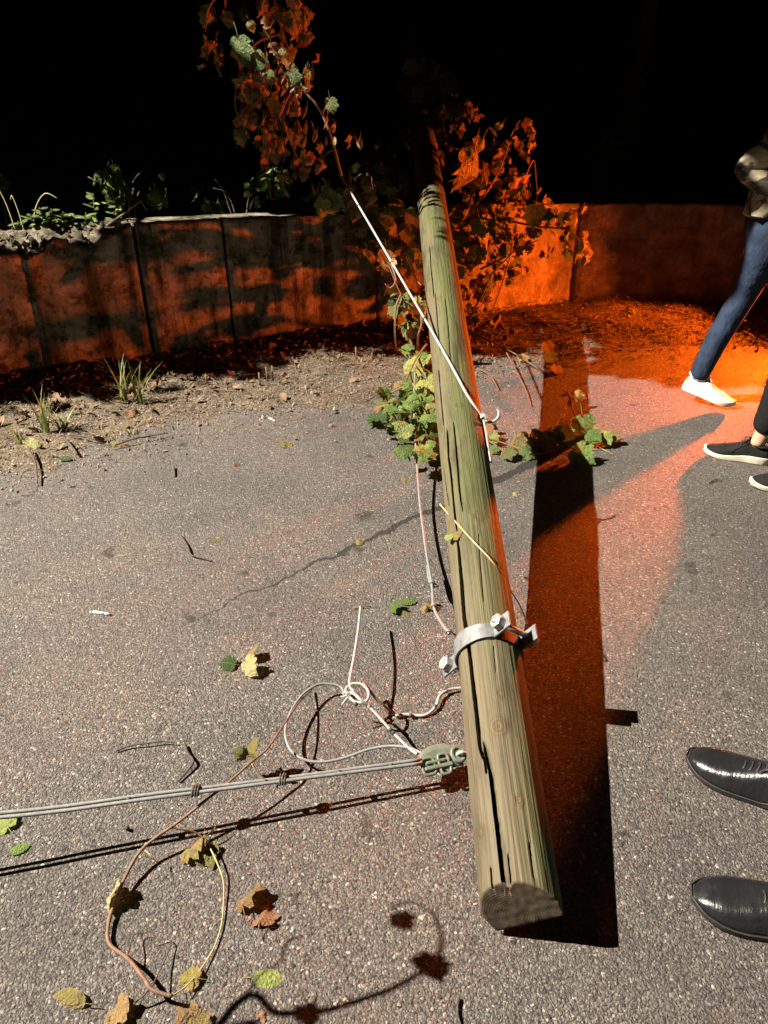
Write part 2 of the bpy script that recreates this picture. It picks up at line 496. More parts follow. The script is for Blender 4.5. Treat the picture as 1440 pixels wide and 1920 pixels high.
# bank of soil behind the wall, rising into the dark
mb = MB()
vs = []; SB = [-9 + .25 * i for i in range(37)] + [.25 * i for i in range(1, 37)]; WB = [.2 + .3 * j * (1 + .08 * j) for j in range(24)]
for s in SB:
    for w_ in WB:
        n = wall_n(-1) if s < 0 else wall_n(1)
        p = wall_pt(s) - (n * w_ if abs(s) > .3 else (wall_n(-1) + wall_n(1)).normalized() * w_)
        vs.append((p.x, p.y, wall_top(s) - .22 + .05 * max(0, w_ - 2.5) ** 1.3 + .05 * nz(p, .9, 2) + .03 * nz(p, 4, 6) - (.10 if s < -3 else 0)))
nw = len(WB)
mb.add(vs, [(i * nw + j, (i + 1) * nw + j, (i + 1) * nw + j + 1, i * nw + j + 1) for i in range(len(SB) - 1) for j in range(nw - 1)])
tag(mb.build('bank', M_SOIL), kind='structure')

# ---- concrete wall, cast in bays
wall = thing('concrete_wall', 'low weathered concrete wall behind the road with a crumbled top at its left end', 'wall', (0, 0, 0))
THICK = .24
S_BREAK = s_of_x(-1.42)           # left of here the top has crumbled away
def wall_bay(s0, s1, gap0, gap1):
    mb = MB()
    a, b = s0 + gap0, s1 - gap1
    ns = max(6, int((b - a) / .022)); nh = 34; ntop = 9
    rows = []
    for i in range(ns + 1):
        s = a + (b - a) * i / ns
        base = wall_pt(s); n = wall_n(s if s != 0 else -.001)
        if s1 <= 0 and n != wall_n(-1): n = wall_n(-1)
        top = wall_top(s)
        br = min(1.0, max(0.0, (S_BREAK - s) / .22))
        rag = nz((s, 0, 0), 5, 2) * .035 + nz((s, 0, 0), 16, 4) * .022 + nz((s, 0, 0), 40, 8) * .012
        zf = top + .004 * nz((s, 0, 0), 9) - br * (.125 - rag * 1.5)
        zb = top + .006 * nz((s, 1, 0), 6) - br * (.022 - rag * .7)
        far = min(1.0, max(0.0, (S_BREAK - .75 - s) / .3))
        zf -= far * .05; zb -= far * .02
        edge = min(1.0, min((s - a) / (.03 if gap0 > .002 else .006), (b - s) / (.03 if gap1 > .002 else .006)))
        row = []
        for j in range(nh + 1):
            z = zf * (j / nh)
            p = base + Vector((0, 0, z))
            off = .014 * nz(p, 2.2, 7) + .006 * nz(p, 8, 3) + .0035 * nz(p, 26, 5)
            # formwork board line and spalled hollows
            if abs(z - .52 - .03 * nz(p, .8, 2)) < .012: off -= .007
            sp = nz(p, 3.7, 21)
            if sp > .33: off -= min(.022, (sp - .33) * .14)
            off -= (1 - edge) * .010 * (1 + nz(p, 18, 3))
            off += .018 * (1 - z / .8) * .6
            row.append(p + n * off)
        for j in range(1, ntop + 1):
            k = j / ntop
            z = zf + (zb - zf) * k
            p = base - n * (THICK * k) + Vector((0, 0, z))
            r_ = br * (.034 * nz(p, 11, 3) + .024 * nz(p, 24, 6) + .014 * nz(p, 55, 2)) + .004 * nz(p, 22, 4)
            row.append(p + Vector((0, 0, r_ * (1 if j < ntop else .4))) + n * (br * .02 * nz(p, 17, 9)))
        row.append(base - n * THICK + Vector((0, 0, .2)))
        rows.append(row)
    nr = len(rows[0])
    vs = [p for r_ in rows for p in r_]
    f1 = []; f2 = []
    for i in range(ns):
        s = a + (b - a) * (i + .5) / ns
        for j in range(nr - 1):
            f = (i * nr + j, (i + 1) * nr + j, (i + 1) * nr + j + 1, i * nr + j + 1)
            (f2 if (s < S_BREAK - .03 and nh <= j) else f1).append(f)
    mb.add(vs, f1, 0); b0 = len(mb.f)
    mb.f += [list(f) for f in f2]; mb.m += [1] * len(f2); mb.sm += [True] * len(f2)
    mb.add([rows[0][j] for j in range(nr)], [tuple(range(nr))], 0, False)
    mb.add([rows[-1][j] for j in range(nr)], [tuple(reversed(range(nr)))], 0, False)
    return mb.build('wall_bay', [M_WALL, M_BROKEN], wall)
joints = [(-7.4, .004), (s_of_x(-3.2), .004), (s_of_x(-2.52), .003), (s_of_x(-1.93), .0008), (s_of_x(-1.40), .011), (s_of_x(-.95), .008), (s_of_x(-.05), .0008), (s_of_x(.75), .0008), (0, .0)]
for (s0, g0), (s1, g1) in zip(joints, joints[1:]):
    wall_bay(s0, s1, g0, g1)
for s0, s1 in ((0, 1.35), (1.35, 2.9), (2.9, 4.6)):
    wall_bay(s0, s1, .0 if s0 == 0 else .003, .003)
# core seen in the open joints
mb = MB()
for s0, s1 in ((-7.4, -.02), (.02, 4.6)):
    n = wall_n(s0 if s0 < 0 else 1); a = wall_pt(s0 if s0 < 0 else s0); b = wall_pt(s1)
    q = [a - n * .035, b - n * .035, b - n * .2, a - n * .2]
    zt = [wall_top(s0) - .16, wall_top(s1) - (.06 if s0 < 0 else .06)]
    if s0 < 0: zt[0] = wall_top(s0) - .30
    mb.add([(p.x, p.y, 0) for p in q] + [(q[0].x, q[0].y, zt[0]), (q[1].x, q[1].y, zt[1]), (q[2].x, q[2].y, zt[1]), (q[3].x, q[3].y, zt[0])],
           [(0, 1, 5, 4), (1, 2, 6, 5), (2, 3, 7, 6), (3, 0, 4, 7), (4, 5, 6, 7)], 0, False)
mb.build('wall_core', M_SOIL, wall)
# lumps of broken concrete still sitting in the crumbled top
def rock_mesh(name, seed, m, sub=1):
    bm = bmesh.new(); bmesh.ops.create_icosphere(bm, subdivisions=sub, radius=1)
    r = random.Random(seed); o_ = r.random() * 50
    for v in bm.verts:
        v.co *= 1 + .42 * noise.noise(v.co * 1.1 + Vector((o_, 0, 0)))
        v.co.z *= .72
    me = bpy.data.meshes.new(name); bm.to_mesh(me); bm.free(); me.materials.append(m)
    return me
chunks = [rock_mesh('concrete_chunk', i, M_BROKEN, 1) for i in range(5)]
for i in range(230):
    s = S_BREAK - .04 - R.random() ** 1.3 * 1.9
    k = R.random(); n = wall_n(-1); sz = R.uniform(.008, .026) * (1.3 if R.random() < .2 else 1)
    p = wall_pt(s) - n * (THICK * k - .005)
    far = min(1.0, max(0.0, (S_BREAK - .75 - s) / .3))
    br = min(1.0, max(0.0, (S_BREAK - s) / .22))
    z = wall_top(s) - br * (.125 * (1 - k) + .022 * k) - far * (.05 * (1 - k) + .02 * k)
    o = link('concrete_chunk', chunks[i % 5], wall)
    o.location = p + Vector((0, 0, z + R.uniform(-.012, .014)))
    o.scale = (sz * R.uniform(.8, 1.4), sz, sz * R.uniform(.6, 1)); o.rotation_euler = (R.random() * 6, R.random() * 6, R.random() * 6)

# ================================================================== FALLEN POLE
SLOPE = math.atan(.21)
POLE_LEN = 9.6
RAD0, RADK = .081, .0011
def prad(s): return RAD0 + RADK * s
root_loc = Vector((.273, .887, 0))
pole = thing('utility_pole', 'fallen wooden utility pole with long drying splits, lying across road and wall', 'utility pole', root_loc, rot=(SLOPE, 0, -.004))
PM = Matrix.Translation(root_loc) @ Euler((SLOPE, 0, -.004)).to_matrix().to_4x4()
PMI = PM.inverted()
AX_Z = RAD0 / math.cos(SLOPE) + .001
def on_pole(px, py):              # (s, angle, local point) where the line of sight to a mark meets the pole
    o = PMI @ Vector((0, 0, CAM_H)); d = (PMI.to_3x3() @ ray(px, py)).normalized()
    s = 1.0
    for _ in range(12):
        r = prad(s)
        A = d.x ** 2 + d.z ** 2; B = 2 * (o.x * d.x + (o.z - AX_Z) * d.z); C = o.x ** 2 + (o.z - AX_Z) ** 2 - r * r
        disc = B * B - 4 * A * C
        if disc < 0: disc = 0
        t = (-B - math.sqrt(disc)) / (2 * A); p = o + d * t; s = max(0, min(POLE_LEN, p.y))
    return s, math.atan2(p.z - AX_Z, p.x), p
def pole_pt(s, ang, off=0.0):     # local
    r = prad(s) + off
    return Vector((math.cos(ang) * r, s, AX_Z + math.sin(ang) * r))

cracks = []
def crack(pts, width, depth):
    cracks.append(([on_pole(*p)[:2] for p in pts], width * 1.7, depth * 2.2))
crack([(962, 1735), (950, 1688), (940, 1600), (927, 1500), (921, 1450), (914, 1415), (906, 1388)], .0085, .030)
crack([(906, 1425), (898, 1395), (893, 1340), (886, 1280), (878, 1210), (870, 1160), (864, 1080), (860, 1030), (857, 1005)], .0080, .028)
crack([(912, 1450), (908, 1425), (903, 1400)], .004, .014)
crack([(857, 1000), (852, 960), (847, 900), (841, 850), (838, 800)], .0052, .016)
crack([(868, 960), (862, 910), (857, 850), (851, 790)], .0050, .018)
crack([(842, 950), (836, 915), (830, 872)], .0045, .014)
crack([(832, 800), (826, 740), (822, 690)], .0040, .012)
crack([(846, 690), (842, 620), (836, 560)], .0035, .012)
crack([(814, 560), (808, 500), (806, 460)], .0035, .012)
crack([(963, 1690), (959, 1650), (956, 1620)], .0035, .010)
crack([(925, 1690), (922, 1650)], .0030, .008)
crack([(908, 1130), (902, 1060), (898, 1000)], .0026, .007)
crack([(1002, 1640), (996, 1590)], .0026, .006)
crack([(930, 1260), (926, 1210)], .0022, .006)
crack([(826, 660), (820, 600), (816, 545)], .003, .009)
knots = [(on_pole(*p)[:2], r_) for p, r_ in (((935, 1362), .017), ((894, 968), .016), ((843, 985), .014), ((936, 1300), .010), ((880, 640), .012), ((860, 760), .012), ((900, 830), .010), ((905, 1560), .010), ((972, 1500), .010), ((822, 560), .013), ((848, 855), .016))]

def end_cut(x, z):
    t_ = z * .80 - x * .55 + .032
    return (t_ * .36 if t_ > 0 else -t_ * .55) + .0012 * nz((x * 60, 0, z * 60), 1)
def build_shaft():
    th = [math.radians(8 + (212 - 8) * i / 400) for i in range(400)] + [math.radians(212 + 156 * i / 60) for i in range(60)]
    ys = [0.0 + 1.2 * i / 220 for i in range(220)] + [1.2 + 1.8 * i / 200 for i in range(200)] + [3.0 + 2.6 * i / 130 for i in range(130)] + [5.6 + 4.0 * i / 50 for i in range(51)]
    nA = len(th); verts = []; kn = []
    for y in ys:
        r0 = prad(y)
        act = []
        for pts, w_, dp in cracks:
            lo, hi = min(p[0] for p in pts), max(p[0] for p in pts)
            if lo - .03 <= y <= hi + .03:
                q = sorted(pts)
                yy = min(max(y, q[0][0]), q[-1][0])
                for (a, b) in zip(q, q[1:]):
                    if a[0] <= yy <= b[0]:
                        t = (yy - a[0]) / max(1e-6, b[0] - a[0]); ang = a[1] + (b[1] - a[1]) * t; break
                L = q[-1][0] - q[0][0]; t = (y - q[0][0]) / L
                taper = max(0.0, min(1.0, t / .12, (1 - t) / .12))
                if q[0][0] < .06: taper = max(0.0, min(1.0, (1 - t) / .12))
                ang += .012 * nz((y, w_ * 900, 0), 7) + .003 * nz((y, w_ * 900, 4), 34)
                act.append((ang, w_ * (.55 + .45 * taper) * (1 + .22 * nz((y, w_ * 500, 2), 9)), dp * taper))
        for a in th:
            r = r0 * (1 + .010 * math.sin(3 * a + y * .7) + .012 * nz((math.cos(a), y * .8, math.sin(a)), 1.3)) + .0012 * nz((math.cos(a) * 6, y * 2, math.sin(a) * 6), 1.6) + .0007 * nz((math.cos(a) * 24, y * 6, math.sin(a) * 24), 1.0)
            rs = r
            for ang, w_, dp in act:
                d = abs((a - ang + PI) % (2 * PI) - PI) * r0
                if d < w_ * .5: r -= dp * (1 - (d / (w_ * .5)) ** 4)
                elif d < w_ * 1.6: r -= .0018 * (1 - d / (w_ * 1.6))
            kv = 0.0
            for (ks, ka), kr in knots:
                d = math.hypot((y - ks) * .8, ((a - ka + PI) % (2 * PI) - PI) * r0)
                if d < kr * 1.5:
                    g = 1 - d / (kr * 1.5); kv = max(kv, g); r += .0024 * math.sin(min(1, g) * PI * .9)
            yy = y
            a_s = a + max(0.0, rs - r - .003) * .9 / r0
            x_, z_ = math.cos(a_s) * r, math.sin(a_s) * r
            if y < .16:   # blunt end cut on two slopes
                e = end_cut(x_, z_)
                yy = e + y * (1 - e / .16) if e < .16 else y
            verts.append((x_, yy, AX_Z + z_)); kn.append(kv)
    faces = [(i * nA + k, i * nA + (k + 1) % nA, (i + 1) * nA + (k + 1) % nA, (i + 1) * nA + k) for i in range(len(ys) - 1) for k in range(nA)]
    mb = MB(); mb.add(verts, faces, 0)
    # end face: rings shrinking to the pith, same two-slope cut
    ring0 = verts[:nA]; b = len(mb.v); ev = []; nr = 16
    for j in range(1, nr + 1):
        k = 1 - j / nr
        for (x, y, z) in ring0:
            X, Z = x * k, (z - AX_Z) * k
            e = end_cut(X, Z)
            ev.append((X, e + (.0), AX_Z + Z))
    mb.v += ev; kn += [0] * len(ev)
    for j in range(nr):
        for k in range(nA):
            a0 = (k if j == 0 else b + (j - 1) * nA + k); a1 = ((k + 1) % nA if j == 0 else b + (j - 1) * nA + (k + 1) % nA)
            mb.f.append([a1, a0, b + j * nA + k, b + j * nA + (k + 1) % nA]); mb.m.append(1); mb.sm.append(True)
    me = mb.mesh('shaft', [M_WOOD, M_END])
    at_ = me.attributes.new('knot', 'FLOAT', 'POINT')
    at_.data.foreach_set('value', kn)
    return link('shaft', me, pole)
build_shaft()

# ---- clamp round the pole near its end
clS = on_pole(912, 1185)[0]
cl_r = prad(clS)
clamp = MB()
def band(a0, a1, r_in, th, width, ripple=0.0):
    mb = MB(); n = 40; vs = []
    for i in range(n + 1):
        a = math.radians(a0 + (a1 - a0) * i / n)
        u = Vector((math.cos(a), 0, math.sin(a)))
        c = Vector((0, clS, AX_Z))
        wv = width * (1 + .22 * math.exp(-((i / n - .5) / .3) ** 2))
        for rr, yy in ((r_in, -wv / 2), (r_in + th, -wv / 2), (r_in + th, wv / 2), (r_in, wv / 2)):
            vs.append(c + u * rr + Vector((0, yy, 0)))
    fs = []
    for i in range(n):
        for k in range(4):
            fs.append((i * 4 + k, i * 4 + (k + 1) % 4, (i + 1) * 4 + (k + 1) % 4, (i + 1) * 4 + k))
    fs += [(3, 2, 1, 0), (n * 4, n * 4 + 1, n * 4 + 2, n * 4 + 3)]
    mb.add(vs, fs, 0, False)
    return mb
def radial(a): return Vector((math.cos(math.radians(a)), 0, math.sin(math.radians(a))))
JA = 55.0                          # direction of the upper joint
def jpt(a, r): return Vector((0, clS, AX_Z)) + radial(a) * r
rub = band(-15, 235, cl_r + .0008, .0022, .040).build('rubber_liner', M_RUBBER, pole)
for a0, a1 in ((86, 204), (266, 384)):
    bd = band(a0, a1, cl_r + .004, .0052, .044)
    dirn = [(a0, -1), (a1, 1)]
    for a, sg in dirn:
        # flange: bent out along the joint direction
        ja = JA if abs(((a - JA) + 180) % 360 - 180) < 60 else JA + 180
        ax = radial(ja); base = jpt(a, cl_r + .0065)
        tang = Vector((-ax.z, 0, ax.x))
        rot = Matrix((tang, Vector((0, 1, 0)), ax)).transposed()
        bd.box(base + ax * .027, (.0066, .046, .064), rot)
    o = bd.build('clamp_half', M_GALV, pole); bevel(o, .0014, 2)
for ja in (JA, JA + 180):
    ax = radial(ja); tang = Vector((-ax.z, 0, ax.x))
    c = Vector((0, clS, AX_Z)) + ax * (cl_r * .86 + .036)
    b_ = MB()
    b_.prism(c, tang, .0075, .150 if ja == JA else .13, 14)
    sg = 1 if ja == JA else -1
    o = b_.build('bolt', M_GALVD, pole)
    h_ = MB(); h_.prism(c + tang * sg * .058, tang, .0200, .024, 6, 0, None, .3); h_.prism(c + tang * sg * .0455, tang, .0235, .0035, 18)
    nut = h_.build('bolt_nut', M_GALVD, pole); bevel(nut, .0016, 2)
    k_ = MB(); k_.prism(c - tang * sg * .056, tang, .0150, .012, 6); k_.prism(c - tang * sg * .0485, tang, .0185, .003, 18)
    hd = k_.build('bolt_head', M_GALVD, pole); bevel(hd, .0012, 2)
# short cut end of sheathed cable held under the lower joint
e0 = PMI @ at(846, 1228, .11); e1 = PMI @ at(850, 1258, .085)
m_ = MB().tube([e0, e1], .0062, 12); m_.build('cable_stub', M_RUBBER, pole)
d_ = (e1 - e0).normalized()
MB().tube([e1 - d_ * .012, e1 + d_ * .006], .0070, 12).build('stub_cap', M_WIREW, pole)

# ================================================================== CABLES
def W(p): return PM @ p
# grey twin cable pulled tight from the left to the anchor clamp beside the pole
twin = thing('anchor_cable', 'taut pair of grey cables running from the left edge to the plastic clamp', 'cable', (0, 0, 0))
A = at(790, 1428, .075); B = at(0, 1530, .135)
D = (B - A); FAR = A + D * 2.6 + Vector((0, 0, .5))
for k in (0, 1):
    off = Vector((0, .0062 - .0135 * k, .0015 * k))
    pts = [A + off, A + D * .33 + off + Vector((0, 0, -.003 + .004 * k)), A + D * .66 + off, B + off + Vector((0, 0, .002)), A + D * 1.5 + off + Vector((0, 0, .06)), FAR + off]
    MB().tube(smooth_path(pts, 8), .0043, 10).build('cable_strand', M_WIREG, twin)
for t in (.356, .565):
    tm = MB(); c = A + D * t
    for q in (-.006, 0, .006):
        ring = [c + D.normalized() * q + Vector((0, math.cos(a) * .0145, math.sin(a) * .0075)) for a in [2 * PI * i / 12 for i in range(13)]]
        tm.tube(ring, .0021, 6)
    tm.tube([c + Vector((0, 0, .006)), c + Vector((.004, .006, .018))], .0014, 5)
    tm.build('binding_tie', M_TWIG, twin)
for t in (.40, .215, .08, .72):
    c = A + D * t; dn = D.normalized()
    MB().tube([c - dn * .004, c + dn * .004], .0052, 10).build('dark_band', M_MARK, twin)

# anchor clamp: open plastic wedge body with an eye
AC = at(826, 1425, .06)
acl = thing('anchor_clamp', 'small grey green plastic clamp gripping the twin cable beside the pole', 'cable clamp', AC)
ex = (at(868, 1412, .06) - at(785, 1430, .06)).normalized(); ez = Vector((0, -.45, .9)).normalized(); ez = (ez - ex * ez.dot(ex)).normalized(); ey = ez.cross(ex)
RM = Matrix((ex, ey, ez)).transposed()
def L3(x, y, z): return RM @ Vector((x, y, z))
# back shell: a curved plate, humped on top
mb = MB(); prof = []
for i in range(21):
    t = i / 20; x = -.052 + .104 * t
    prof.append((x, .020 + .020 * math.sin(PI * min(1, t * 1.05)) ** .7, ))
vs = []
for (x, ytop) in prof:
    for (y, z) in ((-.024, -.004), (-.024, .004), (-.012, .010), (ytop * .6, .009), (ytop, .002), (ytop, -.004)):
        vs.append(L3(x, y, z))
n = len(prof); fs = []
for i in range(n - 1):
    for k in range(6):
        fs.append((i * 6 + k, i * 6 + (k + 1) % 6, (i + 1) * 6 + (k + 1) % 6, (i + 1) * 6 + k))
fs += [tuple(range(6)), tuple(reversed(range((n - 1) * 6, n * 6)))]
mb.add(vs, fs, 0, False)
bevel(mb.build('clamp_body', M_PLAST, acl), .0015, 2)
def loop_frame(cx, cy, w_, h_, z, r, name, parent, mat_):
    pts = []
    for i in range(29):
        a = 2 * PI * i / 28; ca, sa = math.cos(a), math.sin(a)
        pts.append(L3(cx + w_ * math.copysign(abs(ca) ** .5, ca), cy + h_ * math.copysign(abs(sa) ** .5, sa), z))
    return MB().tube(pts, r, 8).build(name, mat_, parent)
loop_frame(-.036, -.012, .016, .020, .012, .0042, 'saddle_loop', acl, M_PLAST)
loop_frame(.004, -.014, .013, .024, .013, .0042, 'saddle_loop', acl, M_PLAST)
w_ = MB(); w_.box(L3(-.012, -.018, .014), (.072, .010, .012), RM); bevel(w_.build('wedge', M_PLAST, acl), .003, 2)
w_ = MB(); w_.box(L3(-.016, -.004, .012), (.05, .008, .010), RM); bevel(w_.build('wedge', M_PLAST, acl), .003, 2)
eye = MB(); eye.tube([L3(.046 + .016 * math.cos(a), .003 + .018 * math.sin(a), .008) for a in [2 * PI * i / 20 for i in range(21)]], .0058, 10)
eye.build('eye_ring', M_PLAST, acl)
hk = MB(); hk.tube(smooth_path([L3(.045, .001, -.012), L3(.044, .002, .010), L3(.050, .002, .020), L3(.066, -.001, .014), L3(.10, -.004, .004), L3(.135, -.006, -.004)], 6), .0048, 10)
hk.build('steel_link', M_WIREW, acl)

# white drop wire: loose, knotted and looped beside the pole
wire = thing('drop_wire', 'loose white wire knotted into a small ring and looped on the asphalt by the pole', 'wire', (0, 0, 0))
kc = at(670, 1299, .105)
tail = [at(676, 1138, .10), at(671, 1185, .115), at(663, 1235, .12), at(655, 1282, .115), at(664, 1296, .108)]
MB().tube(smooth_path(tail, 8), .0036, 10).build('free_end', M_WIREW, wire)
ring = [at(664, 1296, .108), at(650, 1300, .108), at(650, 1290, .112), at(662, 1282, .116), at(680, 1284, .116), at(691, 1298, .110), at(687, 1314, .106), at(668, 1317, .100), at(655, 1306, .100), at(662, 1300, .110), at(676, 1312, .112), at(690, 1322, .098)]
MB().tube(smooth_path(ring, 8), .0038, 10).build('knot_ring', M_WIREW, wire)
leg = [at(690, 1322, .098), at(712, 1346, .085), at(738, 1375, .07), at(768, 1404, .062), at(782, 1414, .062)]
lp = smooth_path(leg, 6)
MB().tube(lp, .0036, 10).build('knot_leg', M_WIREW, wire)
for px, py, h in ((699, 1330, .092), (694, 1325, .096), (732, 1369, .074), (737, 1374, .071), (667, 1320, .102)):
    c = at(px, py, h); dn = (lp[10] - lp[4]).normalized()
    MB().tube([c - dn * .004, c + dn * .004], .0050, 10).build('dark_band', M_MARK, wire)
for a, b in (((655, 1303, .105), (641, 1322, .085)), ((652, 1303, .106), (640, 1307, .09))):
    MB().tube([at(*a), at(*b)], .0026, 8).build('frayed_end', M_WIREW, wire)
loop = [at(645, 1303, .03), at(640, 1289, .034), at(622, 1283, .04), at(596, 1284, .045), at(568, 1302, .05), at(545, 1335, .052), at(535, 1370, .05), at(541, 1400, .045), at(558, 1418, .04), at(585, 1428, .036), at(620, 1427, .036), at(655, 1418, .04), at(692, 1405, .048), at(730, 1399, .056), at(765, 1402, .062), at(790, 1412, .062), at(815, 1424, .065)]
MB().tube(smooth_path(loop, 8), .0036, 10).build('open_loop', M_WIREG, wire)
lower = [at(742, 1342, .012), at(762, 1340, .008), at(790, 1342, .007), at(806, 1336, .009), at(818, 1322, .013), at(824, 1305, .016), at(838, 1295, .014), at(856, 1291, .012), at(885, 1290, .012)]
MB().tube(smooth_path(lower, 8), .0042, 10).build('ground_tail', M_WIREW, wire)
for px, py in ((816, 1325), (838, 1296), (770, 1341)):
    c = at(px, py, .013); MB().tube([c + Vector((-.003, 0, 0)), c + Vector((.003, .001, 0))], .0056, 10).build('dark_band', M_MARK, wire)

# thin dark stick leaning from the knot to the ground
st = thing('broken_twig', 'straight thin brown twig leaning from the knotted white wire to the asphalt', 'twig', (0, 0, 0))
MB().tube([at(678, 1276, .075), at(705, 1310, .045), at(745, 1345, .006)], [.0042, .0036, .0028], 8).build('stem', M_STEM, st)
MB().tube([at(678, 1276, .075), at(672, 1286, .07)], .0045, 8).build('cut_end', M_YELLOW, st)

# grey wire lying left of the pole, tied and hooked into the clamp
gw = thing('ground_wire', 'slack grey wire hanging down the left side of the pole to the steel clamp', 'wire', (0, 0, 0))
gp = [at(782, 655, .10), at(777, 720, .15), at(777, 790, .13), at(781, 860, .09), at(786, 930, .062), at(793, 990, .056), at(800, 1040, .062), at(808, 1085, .075), at(811, 1110, .082), at(813, 1138, .088), at(826, 1165, .11), at(842, 1188, .135)]
MB().tube(smooth_path(gp, 8), .0046, 10).build('cable_strand', M_WIREG, gw)
gp2 = [at(801, 1060, .066), at(804, 1085, .07), at(810, 1100, .072), at(822, 1098, .068), at(826, 1104, .06)]
MB().tube(smooth_path(gp2, 6), .0038, 8).build('doubled_end', M_WIREG, gw)
for px, py, h in ((810, 1093, .078), (813, 1136, .088), (841, 1184, .134)):
    c = at(px, py, h)
    tm = MB()
    for q in (-.003, .003):
        tm.tube([c + Vector((math.cos(a) * .008, q - math.sin(a) * .003, math.sin(a) * .008)) for a in [2 * PI * i / 10 for i in range(11)]], .0022, 6)
    tm.tube([c + Vector((.006, 0, 0)), c + Vector((.022, -.004, -.012))], .003, 6)
    tm.build('wire_tie', M_WIREG, gw)

# white guy wire stretched from the undergrowth to a knot on the pole
guy = thing('guy_wire', 'tight white wire stretched from the vines to a knot on the pole', 'wire', (0, 0, 0))
ks, ka, kp = on_pole(889, 772)
K = W(pole_pt(ks, math.radians(25), .006))
far = atd(640, 330, 4.5); mid = atd(690, 408, 4.15)
K_ = K; gl = [far + (far - K) * .28 + Vector((-.03, 0, .05)), far, K]
cont = []
for px, py in ((822, 640), (840, 675), (858, 711), (874, 743)):
    s_, a_, p_ = on_pole(px, py); cont.append(W(pole_pt(s_, a_, .0085)))
cont.append(K)
def along(t):
    return far + (cont[0] - far) * (t / .70) if t < .70 else cont[0] + (K - cont[0]) * ((t - .70) / .30)
MB().tube([far, far + (cont[0] - far) * .3, far + (cont[0] - far) * .6, far + (cont[0] - far) * .85] + smooth_path(cont, 6), .0052, 10).build('wire_strand', M_WIREW, guy)
for t in (.16, .42, .63, .84, .93):
    c = along(t); dn = (K - far).normalized()
    MB().tube([c - dn * .006, c + dn * .006], .0057, 10).build('dark_band', M_MARK, guy)
kn_ = MB()
for i in range(3):
    u = Vector((.35, .5, .8)).normalized()
    kn_.tube([K + Vector((math.cos(a) * .011, (i - 1) * .009 + math.sin(a) * .005, math.sin(a) * .012)) for a in [2 * PI * j / 12 for j in range(13)]], .0055, 8)
kn_.build('knot', M_WIREW, guy)
dn_ = [K]
for px, py in ((898, 792), (905, 818), (911, 845), (914, 858)):
    s_, a_, p_ = on_pole(px - 4, py); dn_.append(W(pole_pt(s_, min(a_, math.radians(24)), .006)))
MB().tube(smooth_path(dn_, 6), .0058, 10).build('wire_tail', M_WIREW, guy)
hook = [K, K + Vector((.015, .004, -.012)), K + Vector((.036, .008, -.014)), K + Vector((.055, .016, -.002)), K + Vector((.060, .028, .016)), K + Vector((.052, .034, .026))]
MB().tube(smooth_path(hook, 6), .0052, 10).build('curled_end', M_WIREW, guy)
# ================================================================== LEAVES
HALF = [(0, .06), (.13, -.07), (.30, -.06), (.45, .08), (.53, .22), (.44, .30), (.56, .42), (.60, .60), (.46, .60), (.38, .66), (.34, .82), (.20, .90), (.10, .98), (0, 1.12)]
def vine_leaf(name, seed, mat_, curl=.3, droop=.3, lob=1.0):
    r = random.Random(seed)
    pts = [(x * r.uniform(.9, 1.08), y * r.uniform(.96, 1.04)) for x, y in HALF]
    left = [(-x * r.uniform(.9, 1.1), y * r.uniform(.95, 1.05)) for x, y in reversed(HALF[1:-1])]
    out = pts + left
    c = (0, .36)
    def z(x, y):
        return curl * (-abs(x) * .55 + .10 * math.sin(9 * x + 3 * y + seed)) - droop * (y - .2) ** 2 * .6 + curl * .16 * math.sin(7 * y + seed * 2)
    vs = [(c[0], c[1], z(*c) + .02)]
    n = len(out)
    for (x, y) in out:
        mx, my = c[0] + (x - c[0]) * .55, c[1] + (y - c[1]) * .55
        vs.append((mx, my, z(mx, my)))
    for (x, y) in out:
        vs.append((x, y, z(x, y) + curl * r.uniform(-.09, .09)))
    fs = []
    for i in range(n):
        j = (i + 1) % n
        fs.append((0, 1 + i, 1 + j)); fs.append((1 + i, 1 + n + i, 1 + n + j, 1 + j))
    # petiole
    b = len(vs)
    pet = [(0, .08, z(0, .08)), (.01, -.25, -.06), (.03, -.55, -.02)]
    mb = MB(); mb.add(vs, fs, 0)
    mb.tube(pet, [.022, .018, .016], 4, 0)
    return mb.mesh(name, mat_)
def set_of(mat_, curl, droop, n=4, seed=0):
    return [vine_leaf('leaf', seed + i, mat_, curl * (.7 + .2 * i), droop, 1) for i in range(n)]
L_GREEN = set_of(M_GREEN, .35, .5, 4, 1)
L_DARK = set_of(M_DARKGREEN, .3, .5, 3, 11)
L_OLIVE = set_of(M_OLIVE, .7, 1.0, 4, 21)
L_YELLOW = set_of(M_YELLOW, .5, .7, 2, 31)
L_BROWN = set_of(M_BROWN, 1.1, 1.5, 4, 41)
L_RUST = set_of(M_RUST, 1.0, 1.3, 2, 51)
L_PALE = set_of(M_PALE, .6, .8, 2, 61)
def round_leaf(name, seed, mat_, wd=.62, curl=.2, n=14):
    vs = [(0, .45, .03)]; 
    for i in range(n):
        a = 2 * PI * i / n - PI / 2
        x = math.cos(a) * .5 * wd; y = .5 + math.sin(a) * .5
        if i == n // 2: y += .06
        vs.append((x, y, -curl * abs(x) * .8 - curl * (y - .3) ** 2 * .5 + .02 * math.sin(seed + 5 * i)))
    mb = MB(); mb.add(vs, [(0, 1 + i, 1 + (i + 1) % n) for i in range(n)], 0)
    mb.tube([(0, .05, 0), (.02, -.35, -.02)], [.018, .014], 4, 0)
    return mb.mesh(name, mat_)
L_WITHER = [round_leaf('leaf', 7 + i, m_, .34, 1.2, 12) for i, m_ in enumerate((M_BROWN, M_OLIVE, M_RUST, M_BROWN))]
